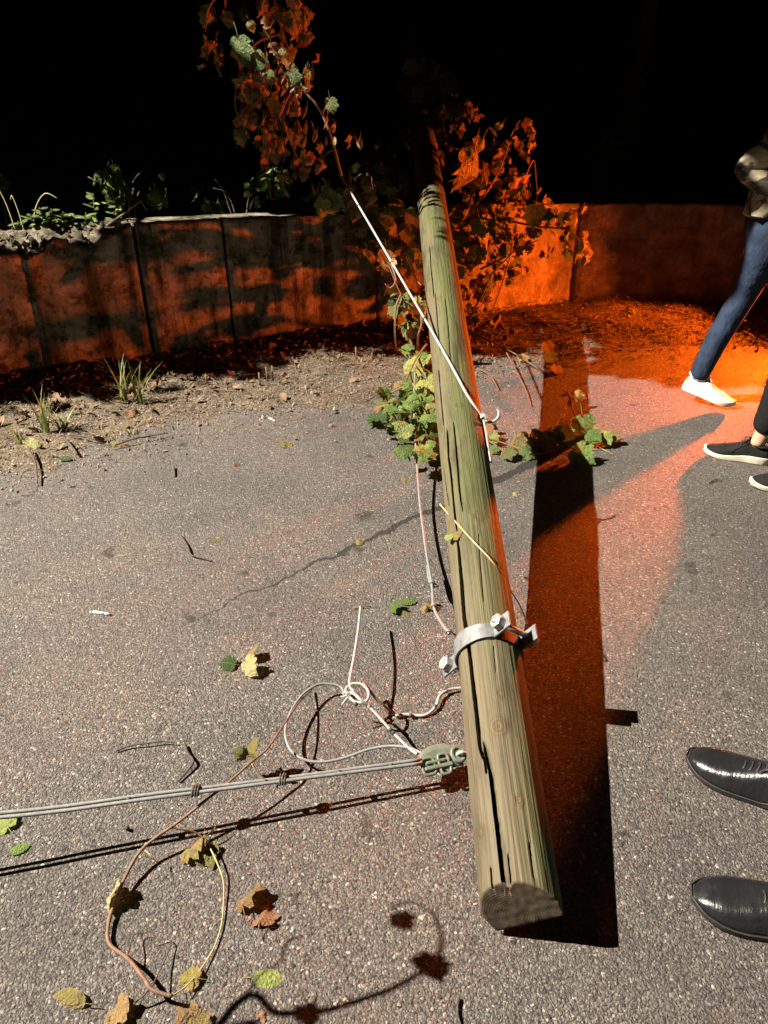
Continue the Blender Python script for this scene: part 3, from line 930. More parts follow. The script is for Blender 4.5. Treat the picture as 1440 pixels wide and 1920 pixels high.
L_ROUND = [round_leaf('leaf', 1, M_GREEN, .62, .3), round_leaf('leaf', 3, M_DARKGREEN, .5, .5), round_leaf('leaf', 5, M_OLIVE, .55, .9)]

def rot_dir(tip, nrm):            # leaf frame: +Y to tip, +Z to normal
    y = Vector(tip).normalized(); z = Vector(nrm); z = z - y * z.dot(y)
    if z.length < 1e-4: z = y.orthogonal()
    z.normalize(); x = y.cross(z)
    return Matrix((x, y, z)).transposed().to_4x4()
def put_leaf(mesh, p, tip, nrm, size, parent=None, name='leaf'):
    o = bpy.data.objects.new(name, mesh); COL.objects.link(o)
    M = Matrix.Translation(p) @ rot_dir(tip, nrm) @ Matrix.Diagonal((size, size, size, 1))
    if parent is not None:
        o.parent = parent
        M = Matrix.Translation(-Vector(parent.location)) @ M
    o.matrix_basis = M
    return o
def pick(pal):
    k = R.random() * sum(x[1] for x in pal)
    for s, w_ in pal:
        k -= w_
        if k <= 0: return R.choice(s)
    return R.choice(pal[-1][0])
def rv(): 
    while True:
        v = Vector((R.uniform(-1, 1), R.uniform(-1, 1), R.uniform(-1, 1)))
        if .05 < v.length < 1: return v.normalized()
def leaf_cloud(parent, blobs, n, size, pal, droop=.9, face=None):
    """blobs: (px, py, rx, ry, y0, y1, weight): a leafy region seen at px,py between the distances y0 and y1"""
    tot = sum(b[6] for b in blobs)
    out = []
    for i in range(n):
        k = R.random() * tot
        for b in blobs:
            k -= b[6]
            if k <= 0: break
        a = R.random() * 2 * PI; rr = math.sqrt(R.random()) 
        p = atd(b[0] + math.cos(a) * rr * b[2], b[1] + math.sin(a) * rr * b[3], R.uniform(b[4], b[5]))
        if p.z < .012: p.z = R.uniform(.012, .03)
        tip = (rv() + Vector((0, 0, -droop))).normalized()
        nrm = (rv() + Vector(face or (0, -.5, .4))).normalized()
        sz = R.uniform(*size) * (1.35 if R.random() < .12 else 1)
        out.append(put_leaf(pick(pal), p, tip, nrm, sz, parent))
    return out
def stems(parent, paths, name='stem', m=None, r0=.006, r1=.002):
    for pts in paths:
        P = smooth_path(pts, 6); n = len(P)
        MB().tube(P, [r0 + (r1 - r0) * i / (n - 1) for i in range(n)], 6).build(name, m or M_STEM, parent)

# ---- vine hanging in the dark above the wall, left of the pole top
v1 = thing('hanging_vine', 'drooping curtain of withered vine leaves in the dark above the left wall', 'vine', (0, 0, 0))
stems(v1, [[atd(640, 330, 4.5), atd(622, 262, 4.5), atd(600, 205, 4.5), atd(566, 160, 4.5), atd(530, 60, 4.55), atd(500, -60, 4.6), atd(480, -220, 4.7)],
           [atd(566, 160, 4.5), atd(540, 180, 4.5), atd(530, 230, 4.45), atd(560, 300, 4.45)],
           [atd(530, 60, 4.55), atd(470, 90, 4.5), atd(440, 190, 4.4), atd(470, 260, 4.4)],
           [atd(500, -60, 4.6), atd(400, 0, 4.5), atd(385, 60, 4.5)],
           [atd(604, 212, 4.5), atd(612, 196, 4.5), atd(622, 186, 4.48)], [atd(625, 280, 4.5), atd(610, 290, 4.48), atd(590, 320, 4.45)]], r0=.009, r1=.003)
leaf_cloud(v1, [(520, 40, 75, 60, 4.3, 4.8, 1.4), (470, -60, 110, 60, 4.3, 4.9, .8), (500, 160, 65, 85, 4.25, 4.75, 2.0), (400, 60, 26, 90, 4.4, 4.7, .45), (500, 250, 60, 55, 4.3, 4.7, 1.2), (570, 250, 60, 70, 4.3, 4.6, .9), (545, 320, 55, 35, 4.4, 4.6, .5), (655, 240, 30, 30, 4.5, 4.7, .16), (585, 130, 40, 30, 4.4, 4.6, .35)],
           215, (.040, .085), [(L_WITHER, 4), (L_BROWN, 2.2), (L_OLIVE, 2), (L_RUST, .8), (L_DARK, .8)], 1.9, (.6, -.5, .1))
for px, py, sz in ((445, 82, .12), (478, 108, .09), (446, 255, .08), (618, 196, .07), (500, 145, .07)):
    put_leaf(R.choice(L_DARK), atd(px, py - 12, 4.3), (.15, 0, -1), (-.4, -.9, .2), sz, v1)

# ---- vine over the wall left of the pole
v2 = thing('climbing_vine', 'green and withered vine growing over the wall top just left of the pole', 'vine', (0, 0, 0))
stems(v2, [[atd(640, 340, 4.7), atd(668, 380, 4.6), atd(705, 440, 4.5), atd(730, 500, 4.4), atd(752, 552, 4.35), atd(775, 575, 4.3)],
           [atd(752, 552, 4.35), atd(742, 580, 4.3), atd(742, 640, 4.3), at(746, 662, .0)], [atd(757, 555, 4.35), atd(740, 600, 4.4), at(742, 665, 0)],
           [at(783, 672, .02), atd(784, 630, 4.2), atd(790, 600, 4.3), atd(780, 520, 4.6), atd(762, 480, 4.7)], [atd(732, 478, 4.6), atd(760, 487, 4.5), atd(778, 520, 4.45), atd(790, 535, 4.4)],
           [atd(705, 345, 4.8), atd(730, 365, 4.75), atd(740, 400, 4.7)], [atd(850, 452, 4.12), atd(836, 452, 4.14), atd(815, 446, 4.16), atd(800, 470, 4.3)],
           [atd(735, 500, 4.35), atd(742, 525, 4.3), atd(732, 540, 4.3), atd(722, 532, 4.3)]], r0=.006, r1=.0028)
leaf_cloud(v2, [(640, 365, 55, 45, 4.6, 5.0, 1.2), (700, 370, 45, 45, 4.7, 5.1, 1.0), (740, 430, 45, 60, 4.75, 5.1, 1.6), (700, 460, 30, 50, 4.7, 4.95, .4), (760, 500, 30, 40, 4.75, 5.0, .6), (745, 560, 35, 40, 4.7, 4.95, .4), (755, 350, 30, 40, 4.9, 5.2, .5)],
           125, (.05, .10), [(L_DARK, 3), (L_OLIVE, 1.4), (L_GREEN, 1.4), (L_RUST, .5)], 1.0, (0, -.6, .3))
leaf_cloud(v2, [(760, 600, 28, 45, 4.25, 4.55, 1), (735, 560, 20, 30, 4.3, 4.6, .5)], 16, (.05, .085), [(L_DARK, 1), (L_OLIVE, 1), (L_GREEN, 1)], 1.0, (-.3, -.5, .5))
put_leaf(L_PALE[0], atd(722, 470, 4.4), (0, 0, -1), (-.5, -.8, .2), .12, v2)
for px, py in ((615, 352), (630, 362), (607, 372)): put_leaf(R.choice(L_GREEN), atd(px, py, 4.55), (-.3, 0, -1), (-.4, -.8, .4), .11, v2)
for px, py in ((660, 350), (668, 372), (676, 380), (700, 352)): put_leaf(R.choice(L_RUST), atd(px, py, 4.45), (.1, 0, -1), (.7, -.7, .1), .10, v2)

# ---- vine thicket right of the pole, hanging over the wall
v3 = thing('climbing_vine', 'thick tangle of withered vine right of the pole, spilling over the wall', 'vine', (0, 0, 0))
stems(v3, [[at(866, 620, 0), atd(900, 560, 5.0), atd(925, 510, 4.95), atd(955, 480, 4.9), atd(985, 440, 4.95)], [atd(858, 445, 5.2), atd(880, 400, 5.2), atd(915, 355, 5.25), atd(940, 310, 5.3), atd(960, 250, 5.4), atd(975, 225, 5.4)],
           [atd(900, 505, 5.0), atd(950, 480, 4.95), atd(985, 460, 4.9), atd(1010, 450, 4.9)], [atd(960, 415, 5.3), atd(1010, 425, 5.3), atd(1060, 430, 5.3), atd(1085, 450, 5.3), atd(1100, 480, 5.3)],
           [atd(890, 400, 5.2), atd(930, 420, 5.1), atd(960, 450, 5.0), atd(945, 520, 4.9), atd(920, 590, 4.9)], [atd(985, 330, 5.7), atd(1000, 300, 5.8), atd(1005, 340, 5.75), atd(1008, 372, 5.7)],
           [at(872, 610, .0), atd(885, 590, 5.0), atd(905, 570, 5.0)]], r0=.008, r1=.003)
leaf_cloud(v3, [(960, 260, 45, 45, 5.3, 5.7, 1.0), (905, 300, 40, 45, 5.3, 5.8, .5), (930, 350, 65, 50, 5.2, 5.7, 1.7), (985, 370, 45, 45, 5.4, 5.75, .8), (880, 420, 35, 60, 5.15, 5.45, 1.1), (930, 430, 60, 50, 5.2, 5.45, 1.1), (900, 500, 50, 60, 5.15, 5.4, 1.2), (960, 480, 40, 50, 5.2, 5.5, .7), (1030, 440, 55, 35, 5.2, 5.5, .8), (1080, 430, 30, 50, 5.2, 5.5, .4), (910, 565, 35, 35, 5.0, 5.3, .5), (870, 350, 20, 40, 5.4, 5.8, .25)],
           290, (.038, .085), [(L_WITHER, 2.5), (L_OLIVE, 3), (L_BROWN, 2.2), (L_YELLOW, .8), (L_DARK, 1.3), (L_GREEN, .8)], 1.1, (.2, -.6, .3))
put_leaf(L_OLIVE[0], atd(893, 285, 5.0), (-.15, 0, -1), (.75, -.6, .1), .24, v3)
put_leaf(L_OLIVE[1], atd(905, 262, 5.1), (-.4, 0, -.7), (.7, -.6, .3), .13, v3)
for px, py, sz in ((1005, 400, .14), (900, 425, .12), (930, 425, .12), (900, 478, .12), (950, 470, .09), (1035, 405, .09), (1060, 412, .08), (855, 458, .11), (915, 535, .10)):
    put_leaf(R.choice(L_GREEN + L_DARK), atd(px, py - 14, 5.12), (R.uniform(-.4, .4), 0, -1), (R.uniform(-.3, .5), -.9, .4), sz, v3)
for px, py in ((1098, 458), (1102, 485)): put_leaf(L_PALE[1], atd(px, py - 6, 4.8), (0, 0, -1), (.5, -.8, 0), .07, v3)

# ---- leaves round the far end of the pole
v4 = thing('climbing_vine', 'small bunch of vine leaves wrapped round the far end of the pole', 'vine', (0, 0, 0))
stems(v4, [[atd(860, 330, 6.1), atd(840, 280, 6.4), atd(822, 235, 6.8), atd(805, 180, 7.2), atd(790, 130, 7.4)], [atd(828, 290, 5.9), atd(836, 310, 5.7), atd(838, 330, 5.6)]], r0=.007, r1=.003)
leaf_cloud(v4, [(800, 140, 38, 28, 6.9, 7.5, 1), (820, 170, 28, 22, 6.8, 7.3, .5), (775, 150, 16, 18, 7, 7.3, .2), (846, 215, 12, 20, 6.8, 7.1, .06)], 58, (.07, .13), [(L_OLIVE, 3), (L_BROWN, 2), (L_DARK, 1)], .7, (.5, -.7, .1))
for px, py, sz in ((820, 140, .2), (800, 150, .16), (835, 155, .14)): put_leaf(R.choice(L_OLIVE), atd(px, py, 6.9), (.6, 0, -.2), (.5, -.8, .2), sz, v4)

# ---- green sprawl at the pole's left side on the verge
v5 = thing('trailing_vine', 'bright green vine clump crushed on the ground against the left side of the pole', 'vine', (0, 0, 0))
stems(v5, [[at(800, 645, .22), at(783, 668, .18), at(772, 690, .15), at(757, 725, .10), at(744, 768, .06), at(746, 800, .05), at(753, 835, .03), at(763, 860, .015)],
           [at(745, 775, .06), at(765, 785, .06), at(790, 798, .07), at(815, 808, .09)], [at(757, 725, .1), at(730, 740, .05), at(712, 770, .03)], [at(800, 845, .06), at(815, 835, .09)],
           [at(775, 735, .08), at(795, 742, .1), at(812, 742, .14)]], r0=.0055, r1=.0028)
leaf_cloud(v5, [(790, 765, 28, 40, 3.62, 3.9, 0), (792, 770, 26, 45, 3.5, 3.62, 1.0)], 6, (.06, .10), [(L_GREEN, 1)], .2, (-.5, -.4, .8))
def ground_leaves(parent, blobs, n, size, pal, hmax=.1, up=1.2):
    tot = sum(b[4] for b in blobs)
    for i in range(n):
        k = R.random() * tot
        for b in blobs:
            k -= b[4]
            if k <= 0: break
        a = R.random() * 2 * PI; rr = math.sqrt(R.random())
        p = at(b[0] + math.cos(a) * rr * b[2], b[1] + math.sin(a) * rr * b[3], R.uniform(.015, hmax))
        tip = rv(); tip.z *= .5; tip = (tip + Vector((0, 0, -.15))).normalized()
        put_leaf(pick(pal), p, tip, (rv() * .8 + Vector((-.45, -.35, up))), R.uniform(*size), parent)
ground_leaves(v5, [(790, 700, 24, 45, .8), (785, 770, 30, 40, 1.6), (740, 770, 34, 30, 1.1), (725, 780, 25, 25, .6), (785, 830, 32, 28, 1.4), (765, 740, 35, 20, .8)], 150, (.045, .09), [(L_GREEN, 5), (L_DARK, 1.2), (L_YELLOW, .8), (L_RUST, .35), (L_OLIVE, .8)], .17)
for px, py, h, sz in ((770, 672, .16, .12), (800, 710, .16, .14), (800, 775, .14, .14), (790, 790, .10, .12), (795, 740, .16, .12)):
    put_leaf(R.choice(L_GREEN), at(px, py, h), (R.uniform(-.5, .5), -.5, -.3), (-.5, -.5, .9), sz, v5)

# ---- shoot creeping right of the pole
v6 = thing('trailing_vine', 'thin leafy vine shoot crossing the dark shadow on the right of the pole', 'vine', (0, 0, 0))
stems(v6, [[at(905, 822, .05), at(935, 828, .035), at(965, 838, .03), at(1000, 850, .03), at(1030, 848, .04), at(1052, 834, .05), at(1075, 826, .06), at(1110, 828, .05), at(1128, 824, .04)], [at(1065, 735, .08), at(1075, 770, .07), at(1085, 795, .06), at(1090, 820, .05)],
           [at(900, 812, .06), at(912, 824, .04), at(930, 835, .03), at(945, 848, .02)]], r0=.0045, r1=.0025)
for px, py, h, sz, ls, tip in ((1092, 780, .10, .11, L_GREEN, (.1, -.2, -.5)), (1060, 800, .09, .11, L_GREEN, (-.4, -.4, -.3)), (1048, 812, .09, .09, L_GREEN, (.5, -.3, -.2)), (1075, 842, .06, .11, L_GREEN, (.6, -.6, -.2)), (1100, 812, .06, .08, L_GREEN, (.3, -.5, 0)), (1128, 812, .06, .07, L_GREEN, (.2, -.5, -.2)), (1138, 815, .05, .06, L_YELLOW, (.4, -.3, 0)), (1115, 800, .07, .07, L_RUST, (.2, -.4, 0)),
                            (920, 815, .05, .055, L_GREEN, (.2, -.4, -.2)), (932, 838, .03, .05, L_GREEN, (-.5, -.3, 0)), (968, 820, .06, .11, L_OLIVE, (.3, -.5, -.2)), (985, 838, .04, .08, L_OLIVE, (.6, -.2, 0)), (1030, 805, .09, .15, L_OLIVE, (-.5, -.5, -.2)), (948, 842, .04, .07, L_OLIVE, (0, -.6, 0)), (1060, 735, .09, .05, L_YELLOW, (-.4, -.2, -.2)), (1078, 738, .09, .06, L_YELLOW, (.4, -.1, -.1)), (1070, 748, .08, .05, L_YELLOW, (0, -.5, -.2)), (1000, 846, .03, .08, L_DARK, (-.6, -.2, 0)), (905, 800, .07, .06, L_RUST, (.2, -.5, 0)), (912, 795, .06, .05, L_RUST, (.6, -.3, 0)), (900, 808, .05, .06, L_OLIVE, (.2, -.6, 0))):
    put_leaf(R.choice(ls), at(px, py, h), tip, (-.55, -.55, .75), sz, v6)
# bare runners over the orange ground
v7 = thing('vine_runner', 'bare thin brown runner lying across the orange lit ground right of the pole', 'vine', (0, 0, 0))
stems(v7, [[at(870, 615, .10), at(920, 640, .07), at(960, 660, .05), at(1000, 685, .04), at(1025, 700, .03), at(1050, 712, .015)], [at(950, 662, .05), at(965, 690, .03), at(985, 730, .02), at(995, 760, .012)], [at(895, 690, .02), at(920, 705, .02), at(935, 730, .012)]], r0=.0048, r1=.0025)
put_leaf(L_YELLOW[0], at(1024, 640, .08), (.2, -.3, -.6), (-.4, -.8, .4), .08, v7); put_leaf(L_GREEN[1], at(1032, 660, .07), (.0, -.2, -.8), (-.4, -.8, .2), .08, v7); put_leaf(L_YELLOW[1], at(1044, 685, .05), (-.1, -.2, -.7), (-.5, -.7, .2), .07, v7)
put_leaf(L_YELLOW[1], at(985, 665, .04), (-.3, -.4, -.1), (0, -.4, .9), .07, v7); put_leaf(L_BROWN[1], at(890, 645, .05), (.3, -.5, 0), (.2, -.4, .9), .10, v7)

# ---- dead stalk straddling the pole
tw = thing('dead_stalk', 'thin pale dead stalk lying slantwise across the pole above the steel clamp', 'twig', (0, 0, 0))
s0, a0, _ = on_pole(832, 948); s1, a1, _ = on_pole(880, 1010); s2, a2, _ = on_pole(925, 1068)
P = [W(pole_pt(s0 + .04, a0 + .45, .012)), W(pole_pt(s0, a0, .010)), W(pole_pt(s1, a1, .012)), W(pole_pt(s2, a2, .016)), at(958, 1108, .20), at(975, 1135, .16), at(985, 1160, .10)]
MB().tube(smooth_path(P, 6), [.0034, .0020], 6).build('stem', M_TENDRIL, tw)
tl = thing('fallen_leaf', 'small fresh yellow green leaf lodged in the split on top of the pole', 'leaf', (0, 0, 0))
s_, a_, _ = on_pole(856, 1000)
put_leaf(L_YELLOW[0], W(pole_pt(s_, a_, .010)), (.05, -.9, .1), (-.5, -.2, .9), .035, tl, 'leaf_blade')
put_leaf(L_GREEN[2], W(pole_pt(s_ + .002, a_ + .1, .010)), (-.5, -.8, .0), (-.6, -.2, .8), .035, tl, 'leaf_blade')

# ================================================================== BIG LOOSE VINE STEM, bottom left
vb = thing('bent_vine', 'long bent brown vine arching over the asphalt at the lower left', 'vine', (0, 0, 0))
main = [at(584, 1293, .012), at(560, 1318, .055), at(530, 1362, .088), at(500, 1405, .10), at(470, 1430, .10), at(425, 1470, .092), at(380, 1505, .08), at(335, 1541, .065), at(290, 1572, .050), at(260, 1600, .038), at(232, 1650, .024), at(212, 1700, .016), at(203, 1735, .012), at(205, 1770, .014), at(240, 1798, .034), at(270, 1835, .036), at(285, 1856, .034), at(322, 1868, .030)]
n = 6 * (len(main) - 1) + 1
P = smooth_path(main, 6)
MB().tube(P, [(.0024 + .0014 * min(1, i / (len(P) * .6))) * (1 + .22 * (1 if i % 23 in (0, 1) else 0)) for i in range(len(P))], 9).build('stem', M_STEM, vb)
thin = [at(322, 1868, .030), at(350, 1848, .018), at(378, 1815, .010), at(402, 1775, .006), at(415, 1735, .006), at(419, 1690, .008), at(419, 1655, .012), at(412, 1630, .018), at(398, 1598, .022), at(385, 1575, .024)]
MB().tube(smooth_path(thin, 6), [.0013, .0021], 7).build('stalk', M_TENDRIL, vb)
MB().tube(smooth_path([at(320, 1552, .06), at(345, 1556, .05), at(368, 1562, .035), at(382, 1572, .024)], 5), .0022, 6).build('stalk', M_STEM, vb)
MB().tube(smooth_path([at(238, 1795, .034), at(243, 1775, .03), at(250, 1755, .02), at(262, 1750, .015), at(275, 1750, .012)], 5), [.0015, .0008], 6).build('tendril', M_TWIG, vb)
MB().tube(smooth_path([at(285, 1850, .034), at(302, 1815, .02), at(316, 1785, .012), at(321, 1768, .01), at(312, 1761, .01), at(295, 1765, .01), at(280, 1770, .01)], 5), [.0015, .0008], 6).build('tendril', M_TWIG, vb)
MB().tube(smooth_path([at(280, 1853, .034), at(268, 1868, .025), at(250, 1878, .02), at(238, 1878, .01)], 5), [.0022, .0014], 6).build('tendril', M_TWIG, vb)
MB().tube([at(272, 1594, .055), at(295, 1618, .03)], [.0018, .001], 6).build('tendril', M_TENDRIL, vb)
MB().tube(smooth_path([at(472, 1432, .068), at(482, 1448, .05), at(498, 1462, .03)], 4), [.0022, .0014], 6).build('tendril', M_TENDRIL, vb)
# attached leaves
put_leaf(L_OLIVE[3], at(388, 1572, .03), (-.45, -.75, -.25), (-.3, -.3, .9), .075, vb); put_leaf(L_OLIVE[2], at(376, 1572, .03), (-.75, -.55, -.2), (-.5, .2, .8), .06, vb); put_leaf(L_BROWN[3], at(384, 1575, .026), (.1, -.9, -.2), (.3, -.2, .8), .055, vb)
put_leaf(L_PALE[0], at(218, 1652, .03), (-.25, -.8, -.12), (-.9, .1, .45), .055, vb)
put_leaf(L_OLIVE[0], at(468, 1425, .068), (.0, .35, .9), (-.8, -.5, .1), .05, vb); put_leaf(L_OLIVE[3], at(464, 1420, .068), (-.4, -.1, .3), (-.3, -.7, .6), .035, vb)
put_leaf(L_YELLOW[1], at(372, 1835, .012), (-.9, .1, 0), (0, -.2, 1), .04, vb)

# second stem standing up off the frame on the left; it throws the long curved shadow in front
vs_ = thing('rising_vine', 'vine rising beyond the lower left corner that throws a curved leafy shadow', 'vine', (0, 0, 0))
def toward_light(px, py, h):
    g = at(px, py, 0); return g + (WHITE_POS - g) * (h / WHITE_POS.z)
path = [ toward_light(440, 1885, .78), toward_light(520, 1900, .80), toward_light(600, 1896, .82), toward_light(660, 1880, .83), toward_light(730, 1856, .84), toward_light(790, 1822, .85), toward_light(822, 1790, .86), toward_light(828, 1755, .87), toward_light(812, 1712, .88)]
foot = [Vector((path[0].x - .16, .36, 0)), Vector((path[0].x - .15, .44, .40)), Vector((path[0].x - .08, .54, .68))]
MB().tube(smooth_path(foot + path, 6), [.0075, .003], 8).build('stem', M_STEM, vs_)
for px, py, h, sz in ((800, 1795, .86, .042), (745, 1712, .89, .034), (570, 1884, .82, .034), (452, 1916, .79, .048), (785, 1790, .87, .03)):
    p = toward_light(px, py, h); put_leaf(R.choice(L_OLIVE + L_GREEN), p, (R.uniform(-.3, .3), -.6, .3), (-.6, 0, .7), sz, vs_)
MB().tube(smooth_path([toward_light(440, 1885, .78), toward_light(500, 1825, .80), toward_light(528, 1800, .81), toward_light(540, 1765, .82), toward_light(585, 1752, .83)], 5), .0022, 6).build('tendril', M_STEM, vs_)
MB().tube(smooth_path([toward_light(812, 1712, .88), toward_light(775, 1692, .885), toward_light(735, 1700, .89)], 5), .0022, 6).build('tendril', M_STEM, vs_)

# ================================================================== SINGLE FALLEN LEAVES, TWIGS, LITTER
def fallen(px, py, size, ang, mesh, label, h=.010, nrm=(-.2, -.2, 1), group='fallen leaves on the asphalt', tipz=0.0):
    p = at(px, py, h)
    o = put_leaf(mesh, p, (math.cos(ang), math.sin(ang), tipz), nrm, size, None, 'fallen_leaf')
    return tag(o, label, 'leaf', group)
fallen(458, 1238, .062, -1.1, L_PALE[0], 'pale green curled leaf standing up on the asphalt, right of its dark green neighbour', .03, (-.7, -.3, .6))
fallen(440, 1245, .05, 2.9, L_DARK[0], 'small dark green leaf beside the pale curled leaf in the middle of the asphalt', .014, (-.2, -.4, 1))
fallen(466, 1232, .045, 1.3, L_YELLOW[0], 'yellow green leaf tip sticking up behind the pale curled leaf', .02, (-.8, -.3, .4), tipz=.5)
fallen(14, 1552, .05, 2.4, L_GREEN[1], 'dark green leaf under the taut cable at the left edge', .012)
fallen(16, 1598, .042, .5, L_ROUND[0], 'small oval green leaf below the cable near the left edge', .008)
fallen(456, 1700, .062, 1.7, L_BROWN[0], 'folded olive brown leaf next to a reddish crumpled leaf inside the bent stem', .022, (-.7, -.2, .7))
fallen(487, 1732, .05, 1.4, L_RUST[0], 'crumpled reddish brown leaf lying inside the bend of the vine stem', .015)
fallen(474, 1832, .058, -.05, L_ROUND[0], 'flat round green leaf lying under a thin curved shadow at the bottom', .006, (0, -.1, 1))
fallen(158, 1882, .07, 3.0, L_ROUND[2], 'folded grey green leaf at the bottom left corner', .014, (-.4, -.5, .8))
fallen(232, 1868, .052, -2.2, L_BROWN[1], 'curled tan leaf right of the folded grey green leaf at the bottom', .022, (-.7, -.4, .6))
fallen(340, 1880, .05, -1.2, L_BROWN[2], 'mottled yellow brown leaf cut by the bottom edge of the view', .015)
fallen(362, 1905, .04, -.7, L_OLIVE[2], 'dark crumpled leaf beside the mottled brown leaf at the bottom edge', .014)
fallen(483, 1908, .02, .3, L_RUST[1], 'tiny red brown leaf scrap near the bottom edge', .006)
fallen(205, 832, .075, .15, L_ROUND[2], 'yellow green leaf arched on the dirt verge below the wall', .02, (0, -.6, .8), 'fallen leaves on the verge')
fallen(108, 858, .065, .1, L_ROUND[1], 'small dark green leaf flat on the dirt verge at the left', .02, (0, -.3, 1), 'fallen leaves on the verge')
fallen(527, 832, .06, .4, L_YELLOW[1], 'yellowish leaf at the edge of the gravel below the grass stubble', .015)
fallen(395, 1012, .05, .2, L_ROUND[2], 'narrow olive leaf on the open asphalt above the crack', .01)
fallen(668, 1016, .032, .1, L_YELLOW[0], 'tiny yellow leaf scrap in the asphalt crack', .006)
fallen(755, 898, .045, .1, L_YELLOW[1], 'small pale leaf on the asphalt just left of the pole', .008)
fallen(962, 926, .03, .0, L_PALE[1], 'tiny pale green leaf between the pole and its shadow', .006)
fallen(738, 1130, .045, -1.6, L_GREEN[0], 'small green leaf standing beside the stem left of the clamp', .02, (-.5, -.5, .5))
fallen(750, 1127, .055, .1, L_ROUND[0], 'narrow green leaf lying left of the steel clamp', .012)
fallen(745, 1142, .055, -.6, L_ROUND[2], 'olive leaf sliver below the narrow green leaf left of the clamp', .010)
fallen(815, 1135, .05, 2.7, L_BROWN[1], 'dry curled tan leaf under the tied grey wire', .016)
fallen(805, 1142, .05, 2.9, L_BROWN[3], 'dark brown curled leaf under the tied grey wire by the pole', .010)
fallen(690, 712, .06, .2, L_BROWN[0], 'rusty curled leaf on the dirt left of the green clump', .02, (0, -.3, 1), 'fallen leaves on the verge')
fallen(438, 870, .03, .2, L_RUST[0], 'tiny red leaf on the gravel in front of the wall', .01)
fallen(280, 760, .07, .3, L_BROWN[1], 'dry tan leaf at the foot of the grass tuft by the wall', .03, (0, -.3, 1), 'fallen leaves on the verge')
fallen(235, 770, .07, .1, L_RUST[1], 'brown leaf in the litter left of the taller grass tuft', .04, (0, -.4, 1), 'fallen leaves on the verge')
fallen(45, 832, .08, .6, L_PALE[0], 'bleached pale leaf in the litter at the left edge below the wall', .04, (0, -.4, 1), 'fallen leaves on the verge')

def twig(pts, r, label, mat_=M_TWIG, name='twig'):
    o = MB().tube(smooth_path(pts, 5), [r, r * .6], 6).build(name, mat_)
    return tag(o, label, 'twig', 'twigs scattered on the road')
twig([at(217, 1408, .006), at(245, 1398, .010), at(275, 1394, .012), at(305, 1390, .012), at(332, 1394, .008)], .0026, 'thin dark twig lying nearly level above the taut cable')
twig([at(346, 1396, .008), at(352, 1412, .012), at(362, 1427, .014), at(354, 1442, .01), at(334, 1465, .006)], .0040, 'short crooked black twig hanging down from the end of the level twig')
twig([at(340, 1005, .006), at(352, 1025, .01), at(358, 1040, .01), at(372, 1045, .008), at(398, 1052, .005)], .0042, 'forked dark twig on the open asphalt above the crack')
twig([at(236, 1555, .008), at(240, 1550, .009)], .008, 'tiny dark pebble like twig stub below the cable')
twig([at(52, 838, .05), at(66, 868, .03), at(70, 905, .02)], .006, 'dark broken stick pointing down from the litter at the left edge')
twig([at(118, 820, .04), at(130, 832, .03), at(145, 852, .02)], .007, 'grey forked stick on the dirt below the small grass tuft')
twig([at(215, 835, .02), at(255, 822, .03), at(315, 812, .02)], .005, 'long thin stick right of the yellow green leaf on the verge')
twig([at(130, 815, .03), at(155, 818, .03), at(182, 826, .02)], .005, 'dark thin stick lying on the dirt below the wall')
twig([at(325, 875, .01), at(328, 893, .006)], .006, 'short upright brown stick on the gravel in the left middle')
twig([at(660, 1140, .006), at(695, 1137, .006)], .0022, 'pale straw scrap beside the tip of the white wire', M_STRAW)
twig([at(860, 1870, .006), at(858, 1900, .006), at(865, 1925, .006)], .0028, 'short dark twig cut by the bottom edge below the pole end')
twig([at(1110, 830, .012), at(1130, 842, .008), at(1150, 852, .006)], .0024, 'pale dry stalk beyond the right end of the leafy shoot', M_TENDRIL)
twig([at(1330, 905, .006), at(1345, 898, .008), at(1352, 902, .006)], .003, 'tiny dark twig below the black sneaker')

def cigarette(px, py, px2, py2, label):
    a, b = at(px, py, .0045), at(px2, py2, .0045)
    t = thing('cigarette_butt', label, 'cigarette', a)
    d = b - a
    MB().tube([(0, 0, 0), d * .66], .0040, 12).build('paper_tube', M_PAPER, t)
    MB().tube([d * .66, d], .0041, 12).build('filter_tip', M_WIREW, t)
cigarette(175, 1147, 207, 1152, 'clean white cigarette end lying alone on the asphalt at the left')
cigarette(504, 783, 516, 790, 'small white cigarette end on the gravel below the wall')

# gravel, straw and litter: too many to count
def stuff(name, mb, mats):
    o = mb.build(name, mats); o['kind'] = 'stuff'; return o
ico = rock_mesh('tmp', 3, M_STONE, 1)
iv = [v.co.copy() for v in ico.vertices]; ifc = [tuple(p.vertices) for p in ico.polygons]
mbs = MB()
def spos():
    while True:
        s = R.uniform(-5.2, 2.4); w_ = R.uniform(.15, 1.75)
        p = wall_pt(s) + wall_n(s) * w_
        if p.y < .5: continue
        return s, w_, p
for i in range(9500):
    s, w_, p = spos()
    width = .95 + .25 * nz(p, 1.1, 3)
    dens = math.exp(-((w_ - width * .9) / .33) ** 2)
    if R.random() > dens: continue
    r_ = R.uniform(.0035, .0085) * (1.8 if R.random() < .04 else 1)
    M = Euler((R.random() * 6, R.random() * 6, R.random() * 6)).to_matrix() @ Matrix.Diagonal((r_ * R.uniform(.8, 1.5), r_, r_ * R.uniform(.5, .9)))
    z = verge_h(s, w_) + r_ * .3
    mbs.add([M @ v + Vector((p.x, p.y, z)) for v in iv], ifc, 0, False)
stuff('gravel', mbs, M_STONE)
bpy.data.meshes.remove(ico)
mbs = MB()
